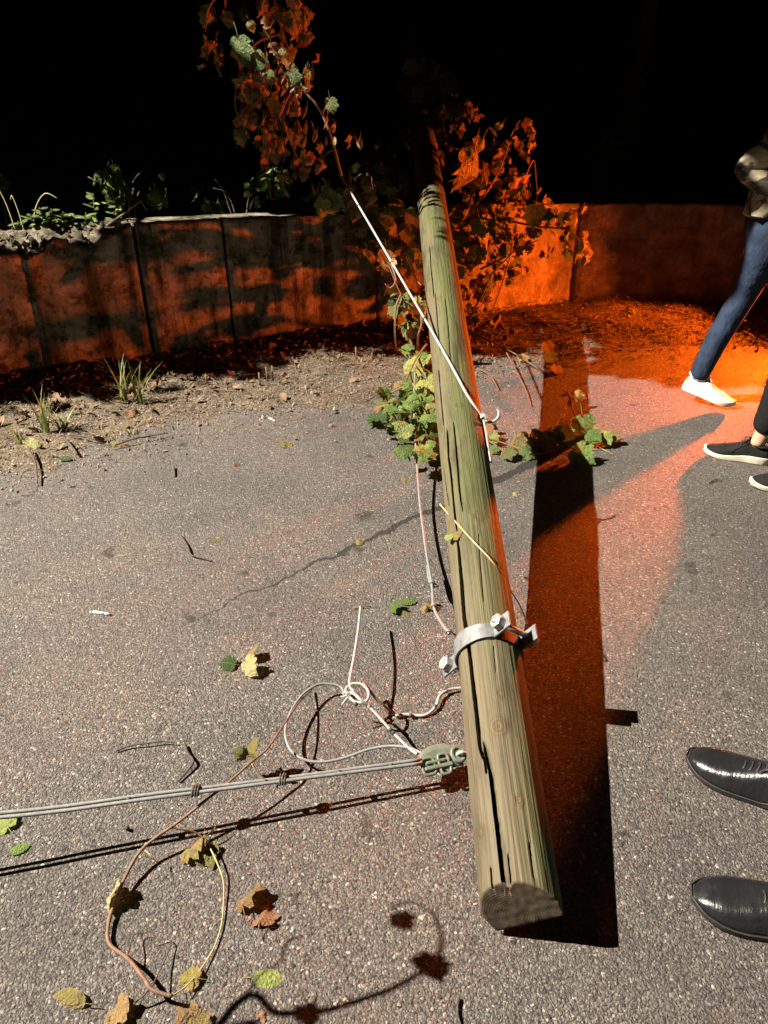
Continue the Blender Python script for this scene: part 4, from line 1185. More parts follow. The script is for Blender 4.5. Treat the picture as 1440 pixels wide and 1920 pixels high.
for i in range(9000):
    s = R.uniform(-5.0, 2.4); w_ = abs(R.gauss(.45, .36)) if s < -1.2 else abs(R.gauss(.6, .5)); p = wall_pt(s) + wall_n(s) * w_
    if abs(s) < .5 and w_ > .3: p += Vector((.15, -.1, 0)) * R.random()
    L = R.uniform(.02, .075); a = R.random() * 2 * PI; d = Vector((math.cos(a), math.sin(a), R.uniform(-.15, .35))); q = Vector((-math.sin(a), math.cos(a), 0)) * R.uniform(.0012, .0030)
    z = verge_h(s, w_) + R.uniform(.003, .016) + .012 * max(0, 1 - w_ / .4)
    c = Vector((p.x, p.y, z)); m_ = c + d * L * .5 + Vector((0, 0, R.uniform(-.004, .008))); e = c + d * L
    mbs.add([c - q, c + q, m_ + q * .8, m_ - q * .8, e + q * .3, e - q * .3], [(0, 1, 2, 3), (3, 2, 4, 5)], 0, False)
stuff('straw', mbs, M_STRAW)
mbs = MB()
for i in range(5200):
    s = R.uniform(-5.0, 3.6)
    if s > -.9 and R.random() < .35: continue
    w_ = abs(R.gauss(0.10, .15 if R.random() < .75 else .40)) + .01 if s < -.9 else abs(R.gauss(.22, .30)) + .02
    p = wall_pt(s) + wall_n(s) * w_
    if s > -.3 and R.random() < .35: p += Vector((R.uniform(-.3, .3), -abs(R.gauss(0, .35)), 0))
    L = R.uniform(.018, .050) * ((1.6 if R.random() < .25 else 1) if s < -.9 else .72); Wd = L * R.uniform(.35, .6)
    tl_ = .9 if s < -.9 else .45
    M = Euler((R.uniform(-tl_, tl_), R.uniform(-tl_, tl_), R.random() * 6.3)).to_matrix()
    c = Vector((p.x, p.y, verge_h(s, w_) + R.uniform(.006, .018) + (.055 if s < -.9 else .03) * max(0, 1 - w_ / .22)))
    cz = R.uniform(.1, .5) * Wd
    lv = [Vector((-L / 2, 0, 0)), Vector((-L * .15, Wd / 2, cz)), Vector((L * .25, Wd * .42, cz)), Vector((L / 2, 0, .1 * L)), Vector((L * .2, -Wd * .45, cz)), Vector((-L * .2, -Wd / 2, cz))]
    mbs.add([M @ v + c for v in lv], [(0, 1, 2, 3), (0, 3, 4, 5)], 0, True)
stuff('leaf_litter', mbs, M_LITTER)

# ---- grass tufts and weeds
def grass_tuft(loc, n, hgt, spread, label, name='grass_tuft', group='grass tufts at the foot of the wall', mats=M_GRASS):
    t = thing(name, label, 'grass', loc, group)
    for i in range(n):
        a = R.random() * 2 * PI; l = R.uniform(.5, 1.0) * hgt; d = Vector((math.cos(a), math.sin(a), 0)) * R.uniform(.2, 1) * spread
        b = Vector((R.uniform(-.02, .02), R.uniform(-.02, .02), 0)); q = Vector((-d.y, d.x, 0)); q = (q.normalized() if q.length > 1e-5 else Vector((1, 0, 0))) * R.uniform(.004, .007)
        vs = []; K = 5
        for k in range(K + 1):
            u = k / K; c = b + d * u ** 1.6 + Vector((0, 0, l * (u - .35 * u * u * (spread / hgt))))
            wd = (1 - u ** 2) * .95 + .05
            vs += [c - q * wd, c + q * wd]
        m_ = MB(); m_.add(vs, [(2 * k, 2 * k + 1, 2 * k + 3, 2 * k + 2) for k in range(K)], 0)
        m_.build('grass_blade', mats, t)
    return t
def vpos(px, py): p = at(px, py, .03); return Vector((p.x, p.y, .015))
grass_tuft(vpos(235, 752), 15, .34, .16, 'taller green grass tuft at the wall foot, left of the dark open joint')
grass_tuft(vpos(262, 752), 12, .30, .15, 'green grass tuft beside the dark open joint of the wall')
grass_tuft(vpos(85, 806), 17, .27, .09, 'upright grass tuft at the wall foot near the left edge')
grass_tuft(vpos(118, 800), 9, .17, .12, 'sparse low grass tuft right of the upright one at the left')
grass_tuft(vpos(40, 825), 9, .12, .1, 'short yellowish grass tuft in the litter at the left edge')
grass_tuft(vpos(250, 812), 7, .08, .06, 'tiny thin grass tuft on the dirt below the tall tufts')
grass_tuft(vpos(1190, 590), 7, .10, .08, 'dry grass tuft at the foot of the right wall')
grass_tuft(vpos(985, 590), 7, .13, .08, 'thin dry grass at the wall foot under the vine thicket')
# cut stubble
for px, py, hh, lb in ((668, 680, .10, 'tall pale cut stalk standing alone at the verge'), (488, 722, .075, 'pale cut stalk, left end of a row of three below the wall'), (502, 714, .085, 'pale cut stalk, middle of a row of three below the wall'), (512, 712, .085, 'pale cut stalk, right end of a row of three below the wall'), (388, 720, .06, 'yellowish cut stub at the wall foot right of the tall grass'), (690, 682, .05, 'short bent stub left of a twin near the green clump'), (698, 678, .06, 'short stub right of its twin near the green clump')):
    p = at(px, py, .02); o = MB().tube([Vector((0, 0, -.01)), Vector((R.uniform(-.006, .006), 0, hh))], [.0055, .0045], 7).build('cut_stalk', M_STRAW)
    o.location = p; tag(o, lb, 'stalk', 'cut stalks on the verge')

def weed(p, hgt, n, label, name='weed', group='weeds on top of the wall', size=(.042, .075), pal=None, lean=(0, 0)):
    t = thing(name, label, 'plant', p, group)
    pal = pal or [(L_ROUND[:2], 1)]
    top = Vector((lean[0], lean[1], hgt))
    P = smooth_path([Vector((0, 0, -.03)), top * .5 + Vector((R.uniform(-.015, .015), 0, 0)), top], 5)
    MB().tube(P, [.0035, .0018], 6).build('stem', M_STEM if R.random() < .3 else M_GRASS, t)
    for i in range(n):
        u = .25 + .75 * (i + R.random() * .5) / n; a = i * 2.4 + R.random()
        put = P[min(len(P) - 1, int(u * (len(P) - 1)))]
        o = bpy.data.objects.new('leaf', pick(pal)); COL.objects.link(o); o.parent = t
        sz = R.uniform(*size)
        o.matrix_basis = Matrix.Translation(put) @ rot_dir((math.cos(a), math.sin(a), R.uniform(-.1, .7)), (0, -.2, 1)) @ Matrix.Diagonal((sz, sz, sz, 1))
    return t
def wtop(px, back=.2):
    for s in [x * .02 for x in range(-260, 0)]:
        p = wall_pt(s) - wall_n(s) * back; v = (p.x, p.y, wall_top(s) - .05)
        d = Vector(v) - Vector((0, 0, CAM_H)); depth = d.y * CP - d.z * SP
        if 720 + FPX * d.x / depth >= px: return Vector(v)
wd_ = [(55, .10, 7, 'leafy green weed on the broken wall top, second from the left edge'), (78, .13, 9, 'bushy green weed with pointed leaves on the broken wall top'), (100, .12, 9, 'spreading green weed right of the bushy one on the wall top'), (122, .10, 7, 'small weed in the middle of the broken wall top'), (138, .09, 7, 'low weed beside the notch in the broken wall top'), (162, .09, 6, 'small weed left of the tall pale one on the wall top'), (184, .19, 8, 'taller upright weed near the right end of the broken top'), (222, .17, 9, 'dark green weed behind the raised end of the broken top'), (38, .06, 5, 'tiny weed at the left end of the wall top')]
for px, hh, n_, lb in wd_:
    weed(wtop(px, R.uniform(.19, .26)), hh, n_, lb)
for px, hh, lean, lb in ((30, .25, (-.07, 0), 'bare bent stalk leaning left at the left end of the wall top'), (42, .19, (-.03, 0), 'dry stalk with a drooping tip on the wall top'), (60, .20, (.14, 0), 'thin arched stalk drooping right over the weeds')):
    t = thing('dry_stalk', lb, 'plant', wtop(px, .22), 'weeds on top of the wall')
    MB().tube(smooth_path([(0, 0, -.02), (lean[0] * .3, 0, hh * .6), (lean[0] * .8, 0, hh), (lean[0] * 1.25, 0, hh * .88)], 6), [.004, .002], 6).build('stem', M_TENDRIL, t)
t = thing('dead_branch', 'bare pale broken branch leaning up at the end of the crumbled wall top', 'branch', wtop(205, .12))
MB().tube([(-.02, 0, .03), (.10, 0, .10), (.20, 0, .165)], [.007, .005], 7).build('stem', M_STRAW, t)
MB().tube([(.195, 0, .165), (.22, 0, .11)], [.005, .004], 7).build('side_stem', M_STRAW, t)

# ---- shrubs in the dark behind the wall
def shrub(loc, rad, n, label, pal, size=(.05, .10), group='dark shrubs behind the wall'):
    t = thing('shrub', label, 'shrub', loc, group)
    for i in range(5):
        a = R.random() * 6.3; e = Vector((math.cos(a) * rad[0] * .7, math.sin(a) * rad[1] * .7, rad[2] * R.uniform(.9, 1.7)))
        MB().tube(smooth_path([(0, 0, -.2), e * .5 + Vector((R.uniform(-.05, .05), 0, .05)), e], 4), [.012, .003], 6).build('stem', M_BARK, t)
    clumps = [Vector((R.gauss(0, .5) * rad[0], R.gauss(0, .5) * rad[1], rad[2] * (1 + R.gauss(0, .45)))) for _ in range(max(3, n // 14))]
    for i in range(n):
        c = R.choice(clumps); p = c + rv() * R.random() ** .6 * min(rad) * .42
        if p.z < -.05: p.z = abs(p.z)
        p.z += .10
        o = bpy.data.objects.new('leaf', pick(pal)); COL.objects.link(o); o.parent = t
        sz = R.uniform(*size)
        o.matrix_basis = Matrix.Translation(p) @ rot_dir(rv() + Vector((0, 0, -.7)), rv() + Vector((-.3, -.6, .5))) @ Matrix.Diagonal((sz, sz, sz, 1))
    return t
DK = [(L_DARK, 2), (L_ROUND[:2], 2), (L_GREEN, 1)]
shrub(Vector((-1.75, 5.3, .66)), (.26, .25, .24), 48, 'dim green shrub in the dark behind the left wall, left of the others', DK)
shrub(Vector((-1.0, 5.5, .66)), (.45, .3, .20), 62, 'low dim shrub behind the wall below the hanging vine', DK)
shrub(Vector((-2.7, 5.6, .68)), (.5, .4, .16), 36, 'dark shrub behind the broken wall top at the left edge', DK)
shrub(Vector((1.85, 7.0, .72)), (.22, .2, .22), 110, 'small dark green shrub behind the right wall beside the vine thicket', DK, (.04, .08))
shrub(Vector((.2, 6.4, .66)), (.6, .4, .4), 150, 'dark overgrown shrub under the far part of the pole', [(L_DARK, 2), (L_OLIVE, 1), (L_BROWN, 1)])

# ---- trees in the dark behind the wall (branches hang over the frame's top)
def tree(loc, h, crown, n, label, seed, leafscale=.12):
    r = random.Random(seed)
    t = thing('tree', label, 'tree', loc, 'trees in the dark behind the wall')
    tr = MB(); tr.tube(smooth_path([(0, 0, -.3), (.06, .03, h * .3), (-.04, .08, h * .6), (.05, 0, h)], 6), [.14, .04], 10)
    ends = []
    for i in range(9):
        a = r.random() * 6.3; z0 = h * r.uniform(.4, .95); e = Vector((math.cos(a) * crown * r.uniform(.5, 1), math.sin(a) * crown * r.uniform(.5, 1), z0 + r.uniform(.1, .9)))
        tr.tube(smooth_path([(0, 0, z0 - .2), e * .5 + Vector((0, 0, z0 * .5 + .1)), e], 5), [.045, .008], 7); ends.append(e)
    tr.build('trunk', M_BARK, t)
    cr = MB()
    cl = ends + [Vector((r.gauss(0, .5) * crown, r.gauss(0, .5) * crown, h * .85 + r.gauss(0, .5) * crown * .7)) for _ in range(14)]
    for i in range(n):
        c = r.choice(cl); p = c + Vector((r.gauss(0, 1), r.gauss(0, 1), r.gauss(0, 1))) * crown * .22
        M = Euler((r.uniform(-1.2, 1.2), r.uniform(-1.2, 1.2), r.random() * 6.3)).to_matrix() * (leafscale * r.uniform(.6, 1.2))
        lv = [Vector((0, -.5, 0)), Vector((.36, -.1, .1)), Vector((.25, .3, .08)), Vector((0, .6, -.05)), Vector((-.25, .3, .08)), Vector((-.36, -.1, .1))]
        cr.add([M @ v + p for v in lv], [(0, 1, 2, 3), (0, 3, 4, 5)], 0)
    o = cr.build('crown', M_DARKGREEN, t); o['kind'] = 'stuff'
    return t
tree(Vector((-1.6, 9.6, 1.6)), 3.4, 1.5, 2600, 'dark leafy tree standing behind the wall at the left', 5)
tree(Vector((2.6, 9.0, 1.2)), 3.6, 1.6, 2200, 'dark leafy tree standing far behind the right wall', 9)

# the near tree: unseen, crown leaves set along flood-lamp rays to shade chosen spots
nt_ = thing('tree', 'unseen leafy tree behind the wall beyond the left edge, crown shaped to shade the road', 'tree', (-3.5, 4.7, .8), 'trees in the dark behind the wall')
NT = Vector((-3.5, 4.7, .8))
trb = MB()
trb.tube(smooth_path([(0, 0, -.4), (.05, .05, 1.0), (-.05, .0, 2.2), (.1, -.1, 3.4)], 6), [.17, .06], 12)
for e in ((2.3, -.7, 1.9), (2.7, -.2, 2.1), (1.9, -1.1, 2.3), (2.5, .3, 2.5), (.3, -1.0, 1.0), (.6, -1.0, 1.8), (2.0, -.2, 3.2)):
    e = Vector(e); trb.tube(smooth_path([(0, 0, e.z - .35), e * .5 + Vector((0, 0, e.z * .5 + .1)), e], 6), [.055, .012], 8)
trb.build('trunk', M_BARK, nt_)
cr = MB()
def frame_clear(p):
    depth = p.y * CP - (p.z - CAM_H) * SP; up = p.y * SP + (p.z - CAM_H) * CP
    if depth < .2: return True
    return up / depth * FPX > 985 or p.x / depth * FPX < -760
def hits_pole(g, d):
    a = PM @ Vector((0, 0, AX_Z)); u = (PM.to_3x3() @ Vector((0, 1, 0))).normalized(); v = d.normalized()
    n = u.cross(v); dist = abs((g - a).dot(n.normalized()))
    s_ = (g - a).dot(v.cross(n)) / n.dot(n)
    q = Vector((1.75, 3.75, 1.25)) - g; q = q - v * q.dot(v)
    if Vector((q.x, q.y, q.z * .6)).length < .30 and R.random() < .70: return True
    return dist < .15 and s_ < 4.12 + .12 * R.random()
def shade_leaf(g, x0, x1, sc, keep_pole=True):
    d = WHITE_POS - g
    if keep_pole and hits_pole(g, d): return
    xt = R.uniform(x0, x1); t_ = (xt - g.x) / d.x
    p = g + d * t_
    if not frame_clear(p): 
        for k in range(12):
            t_ += .02; p = g + d * t_
            if frame_clear(p): break
        else: return
    M = Euler((R.uniform(-1.1, 1.1), R.uniform(-1.1, 1.1), R.random() * 6.3)).to_matrix() * (sc * R.uniform(.7, 1.2))
    lv = [Vector((0, -.5, 0)), Vector((.36, -.1, .1)), Vector((.25, .3, .08)), Vector((0, .6, -.05)), Vector((-.25, .3, .08)), Vector((-.36, -.1, .1))]
    cr.add([M @ v + p - NT for v in lv], [(0, 1, 2, 3), (0, 3, 4, 5)], 0)
def lim(x): return 4.30 - .22 * max(0, x - 1.3) + .10 * nz((x, 0, 0), 2.5, 3)
for i in range(3600):             # far side of the road
    x = R.uniform(.95, 4.2); y = R.uniform(4.0, 7.2)
    if y < lim(x) or (y > 6.4 and R.random() < .35): continue
    shade_leaf(Vector((x, y, 0)), -2.3, -.9, .15)
for i in range(1000):             # pole beyond the wall, thicket
    shade_leaf(Vector((R.uniform(.15, 1.3), R.uniform(5.0, 6.8), R.uniform(.9, 1.5))), -2.2, -1.0, .13)
for i in range(900):
    shade_leaf(Vector((R.uniform(.55, 1.4), R.uniform(5.0, 6.2), R.uniform(.0, .8))), -2.2, -1.0, .13)
for i in range(1100):             # hanging vine
    shade_leaf(Vector((R.uniform(-1.1, -.3), R.uniform(4.2, 4.9), R.uniform(1.1, 2.4))), -2.6, -1.4, .15)
for i in range(240):             # bank behind the wall
    x = R.uniform(-1.9, .2); shade_leaf(Vector((x, 5.42 + .55 * x + R.uniform(0, 2.4), R.uniform(.8, 1.3))), -4.0, -2.6, .15)
for i in range(420):              # foot of the wall
    x = R.uniform(-2.5, .1); w_ = abs(R.gauss(0, .17)); p = wall_pt(s_of_x(x)) + wall_n(-1) * w_
    shade_leaf(Vector((p.x, p.y, .02)), -3.9, -2.9, .12)
for i in range(26):               # over the walker
    shade_leaf(Vector((R.uniform(1.5, 2.1), R.uniform(3.55, 3.95), R.uniform(.95, 1.6))), -1.4, -.4, .12)
o = cr.build('crown', M_DARKGREEN, nt_); o['kind'] = 'stuff'
# ================================================================== PEOPLE
def fabric(name, c1, c2, scale=900, rough=.85, bs=.3):
    m, t, b, o = newmat(name)
    co = objco(t)
    n = noise_(t, co, 14, 5, .6)
    w_ = N(t, 'ShaderNodeTexWave', i_Scale=scale * .35, i_Distortion=2.0); t.links.new(co, w_.inputs['Vector'])
    f = math_(t, 'ADD', math_(t, 'MULTIPLY', n, .8), math_(t, 'MULTIPLY', w_.outputs[1], .2))
    t.links.new(ramp(t, f, [(.3, c1), (.7, c2)]).outputs[0], b.inputs['Base Color'])
    b.inputs['Roughness'].default_value = rough; b.inputs['Specular IOR Level'].default_value = .2
    t.links.new(bump(t, noise_(t, mapping(t, co, (1, 1, .5)), 16, 3), bs, .02), b.inputs['Normal'])
    return m
M_DENIM = fabric('dark_denim', (.009, .016, .033), (.028, .044, .082), 900, .85, .8)
M_BLACKC = fabric('black_cloth', (.004, .004, .004), (.009, .0085, .008))
M_JACKET = fabric('tan_jacket', (.20, .17, .115), (.34, .295, .20))
def blotchy(name):
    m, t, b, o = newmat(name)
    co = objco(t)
    n = noise_(t, mapping(t, co, (1, 1, 1.9), rot=(.3, .2, 0)), 8.5, 3, .5, .6)  # dark brown and cream blotches from noise
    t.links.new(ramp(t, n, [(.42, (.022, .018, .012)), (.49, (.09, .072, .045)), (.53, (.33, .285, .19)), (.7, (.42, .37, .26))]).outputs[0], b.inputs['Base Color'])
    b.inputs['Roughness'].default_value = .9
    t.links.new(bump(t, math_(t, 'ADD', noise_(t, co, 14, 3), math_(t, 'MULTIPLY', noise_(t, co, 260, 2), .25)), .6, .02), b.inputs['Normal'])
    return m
M_BLOTCHY = blotchy('brown_cream_blotches')
M_DARKTOP = fabric('dark_top', (.015, .013, .016), (.04, .034, .038))
M_NAVY = fabric('navy_cloth', (.008, .009, .014), (.018, .018, .026))
M_SKIN = simple('skin', (.40, .24, .165), (.50, .31, .22), 30, .5, 0, .1, .001)
M_HAIR = simple('dark_hair', (.015, .01, .007), (.04, .028, .02), 90, .5, 0, .6, .004)
M_EYE = simple('eye_white', (.6, .6, .58), (.7, .7, .68), 90, .2)
def leather():
    m, t, b, o = newmat('polished_black_leather')
    co = objco(t)
    b.inputs['Base Color'].default_value = (.010, .010, .011, 1)
    b.inputs['Specular IOR Level'].default_value = .6
    sm = noise_(t, co, 30, 5, .65)
    t.links.new(ramp(t, sm, [(.35, (.16,) * 3), (.65, (.36,) * 3)]).outputs[0], b.inputs['Roughness'])
    t.links.new(bump(t, math_(t, 'ADD', noise_(t, mapping(t, co, (2.4, .5, 1)), 30, 4, .6), math_(t, 'MULTIPLY', noise_(t, co, 400, 2), .15)), .26, .010), b.inputs['Normal'])
    return m
M_LEATHER = leather()
M_SOLEB = simple('black_rubber_sole', (.014, .013, .013), (.03, .028, .027), 40, .6)
M_KNITB = fabric('black_knit', (.006, .006, .0055), (.014, .0135, .012), 1400)
M_SOLEC = simple('cream_foam_sole', (.50, .47, .38), (.62, .58, .47), 40, .7)
M_WHITES = simple('white_leather', (.52, .52, .50), (.66, .65, .63), 25, .6)
M_SOLEW = simple('white_sole', (.55, .54, .50), (.68, .67, .63), 25, .7)

def shoe(parent, kind, heel, toe, lift=0.0, toe_drop=0.0):
    """shoe from heel point to toe point (world ground points); parts sole, laces"""
    heel = Vector(heel); toe = Vector(toe); Lg = (toe - heel).length; d = (toe - heel).normalized()
    ang = math.atan2(d.y, d.x)
    S = Lg
    dress = kind == 'dress'
    up, sole = {'dress': (M_LEATHER, M_SOLEB), 'black': (M_KNITB, M_SOLEC), 'white': (M_WHITES, M_SOLEW)}[kind]
    if dress:   # t, half width in, half width out, top height
        st = [(0, .016, .016, .050), (.03, .027, .027, .078), (.10, .034, .034, .088), (.20, .036, .037, .092), (.30, .036, .039, .094), (.38, .036, .041, .088), (.46, .039, .045, .077), (.55, .043, .050, .066), (.65, .047, .052, .056), (.73, .047, .052, .052), (.80, .045, .048, .048), (.87, .040, .041, .043), (.93, .031, .031, .036), (.97, .021, .021, .028), (.995, .009, .009, .019)]
        sz = .011; hb = .022
    else:
        st = [(0, .018, .018, .055), (.03, .029, .029, .080), (.10, .036, .036, .083), (.20, .038, .038, .080), (.30, .037, .039, .088), (.38, .037, .042, .090), (.46, .040, .046, .080), (.55, .044, .050, .068), (.65, .047, .052, .058), (.75, .047, .051, .050), (.83, .043, .046, .044), (.90, .036, .037, .039), (.95, .027, .027, .033), (.985, .014, .014, .026)]
        sz = .026 if kind == 'black' else .033; hb = .010
    if dress: st = [(t, a * 1.17, b * 1.17, h * 1.07) for t, a, b, h in st]
    mb = MB(); K = 16; vs = []
    side = 1
    for i, (t, wi, wo, h) in enumerate(st):
        x = t * S; spring = .016 * max(0, (t - .7) / .3) ** 2
        base = (sz + (hb if dress and t < .3 else 0) * (1 if t < .22 else max(0, 1 - (t - .22) / .1))) + spring
        if not dress: base = sz * (1.15 if t < .35 else 1.15 - .45 * (t - .35) / .65) + spring
        hh = h - base + spring * .3
        for k in range(K + 1):
            a = PI * k / K; ca = math.cos(a); sa = math.sin(a)
            w_ = wi if ca > 0 else wo
            pw = .62 if t > .4 else .72
            y = w_ * math.copysign(abs(ca) ** pw, ca); z = base + hh * abs(sa) ** (.95 if t < .45 else .85)
            crease = 0
            if dress and .56 < t < .75: crease = -.0022 * math.sin((t - .56) / .19 * PI * 3 + ca * 1.5) * sa
            vs.append((x, y, z + crease))
    n = len(st); fs = []
    for i in range(n - 1):
        for k in range(K):
            a = i * (K + 1) + k; fs.append((a, a + K + 1, a + K + 2, a + 1))
    fs.append(tuple(reversed(range(K + 1)))); fs.append(tuple((n - 1) * (K + 1) + k for k in range(K + 1)))
    mb.add(vs, fs, 0)
    o = mb.build('shoe', up, parent)
    ss = o.modifiers.new('sub', 'SUBSURF'); ss.levels = 1; ss.render_levels = 2
    # sole
    sb = MB(); out = []; ex = .0035 if dress else .0025
    def outline(e):
        q = [(t * S + (e if i == n - 1 else -e if i == 0 else 0), wi + e, wo + e, t) for i, (t, wi, wo, h) in enumerate(st)]
        return [(x, a, t) for x, a, b, t in q] + [(x, -b, t) for x, a, b, t in reversed(q)]
    ou = outline(ex); m_ = len(ou)
    vs = []
    for lev in (0, .12, .88, 1):
        for (x, y, t) in ou:
            spring = .016 * max(0, (t - .7) / .3) ** 2
            if dress:
                hbk = hb if t < .24 else 0
                lo = (0 if (t < .24 or t > .36) else .006) + spring; hi = sz + hbk * 1 + .002 + spring
                if .24 <= t < .4: hi += hb * max(0, 1 - (t - .24) / .12)
            else:
                lo = spring * .9; hi = sz * (1.15 if t < .35 else 1.15 - .45 * (t - .35) / .65) + .002 + spring + .004 * math.sin(t * 7)
            k = 1 if lev not in (0,) else .97
            vs.append((S * .5 + (x - S * .5) * k, y * k, lo + (hi - lo) * lev))
    fs = []
    for l in range(3):
        for i in range(m_):
            fs.append((l * m_ + i, l * m_ + (i + 1) % m_, (l + 1) * m_ + (i + 1) % m_, (l + 1) * m_ + i))
    hf = m_ // 2
    for lev, rev in ((0, True), (3, False)):
        for i in range(hf - 1):
            f = (lev * m_ + i, lev * m_ + i + 1, lev * m_ + m_ - 2 - i, lev * m_ + m_ - 1 - i)
            fs.append(f if not rev else tuple(reversed(f)))
    sb.add(vs, fs, 0); so = sb.build('sole', sole, o)
    if dress:
        wl = MB(); pts = [(x, y * 1.0, sz + (hb * (1 if t < .24 else max(0, 1 - (t - .24) / .12))) + .016 * max(0, (t - .7) / .3) ** 2 + .003) for (x, y, t) in ou]
        wl.tube(pts + [pts[0]], .0018, 5); wl.build('welt', M_SOLEB, o)
    if not dress:
        cb = MB(); cb.tube([(S * (.16 + .155 * math.cos(a)), .034 * math.sin(a), .083 + .012 * abs(math.cos(a)) * (1 if math.cos(a) < 0 else .4)) for a in [2 * PI * i / 24 for i in range(25)]], .006, 8); cb.build('collar', up, o)
        tg = MB(); tg.tube(smooth_path([(S * .45, 0, .074), (S * .37, 0, .092), (S * .32, 0, .112)], 4), [.016, .013], 8, 0, True, .35); tg.build('tongue', up, o)
        sm_ = MB()
        for sg in (-1, 1):
            sm_.tube(smooth_path([(S * .36, sg * .022, .086), (S * .50, sg * .036, .062), (S * .58, sg * .046, .040)], 5), .0016, 5)
            sm_.tube(smooth_path([(S * .62, sg * .047, .042), (S * .70, sg * .030, .056), (S * .72, 0, .059)], 5), .0014, 5)
        sm_.build('seam', up, o)
    # laces and facing
    lc = MB(); lm = up if kind != 'white' else M_WIREW
    def topz(t):
        for a, b in zip(st, st[1:]):
            if a[0] <= t <= b[0]: return a[3] + (b[3] - a[3]) * (t - a[0]) / (b[0] - a[0])
        return .05
    for i in range(4):
        t = (.42 if dress else .36) + .05 * i; z = topz(t) + .001
        lc.tube(smooth_path([(t * S + .004, -.020, z - .009), (t * S, -.008, z + .0005), (t * S, .008, z + .0005), (t * S + .004, .020, z - .009)], 4), .0022, 6)
    z = topz(.36) + .005
    for sg in (-1, 1):
        lc.tube(smooth_path([(.36 * S, 0, z), (.37 * S, sg * .018, z + .014), (.42 * S, sg * .030, z + .004), (.40 * S, sg * .012, z), (.36 * S, 0, z)], 5), .0022, 6)
        lc.tube(smooth_path([(.36 * S, 0, z), (.41 * S, sg * .012, z - .004), (.46 * S, sg * .026, z - .014)], 5), .0020, 6)
    lc.prism((.36 * S, 0, z), (0, 1, 0), .005, .012, 8)
    lc.build('laces', M_SOLEB if kind != 'white' else M_WIREW, o)
    o.location = heel + Vector((0, 0, lift + .001)); o.rotation_euler = (0, toe_drop, ang)
    return o

def skin(name, J, E, mat_, root, parent, sub=2, smooth=True):
    """J: joint -> (x, y, z, rx[, ry]); E: edges"""
    names = list(J); idx = {k: i for i, k in enumerate(names)}
    me = bpy.data.meshes.new(name)
    me.from_pydata([J[k][:3] for k in names], [(idx[a], idx[b]) for a, b in E], [])
    me.materials.append(mat_)
    o = link(name, me, parent)
    md = o.modifiers.new('skin', 'SKIN'); md.use_smooth_shade = True; md.branch_smoothing = .3
    if not me.skin_vertices:
        bm = bmesh.new(); bm.from_mesh(me); bm.verts.layers.skin.verify(); bm.to_mesh(me); bm.free()
    for k, v in zip(names, me.skin_vertices[0].data):
        j = J[k]; v.radius = (j[3], j[4] if len(j) > 4 else j[3]); v.use_root = (k == root)
    sb = o.modifiers.new('sub', 'SUBSURF'); sb.levels = sub; sb.render_levels = sub
    return o

def chain(names): return list(zip(names, names[1:]))

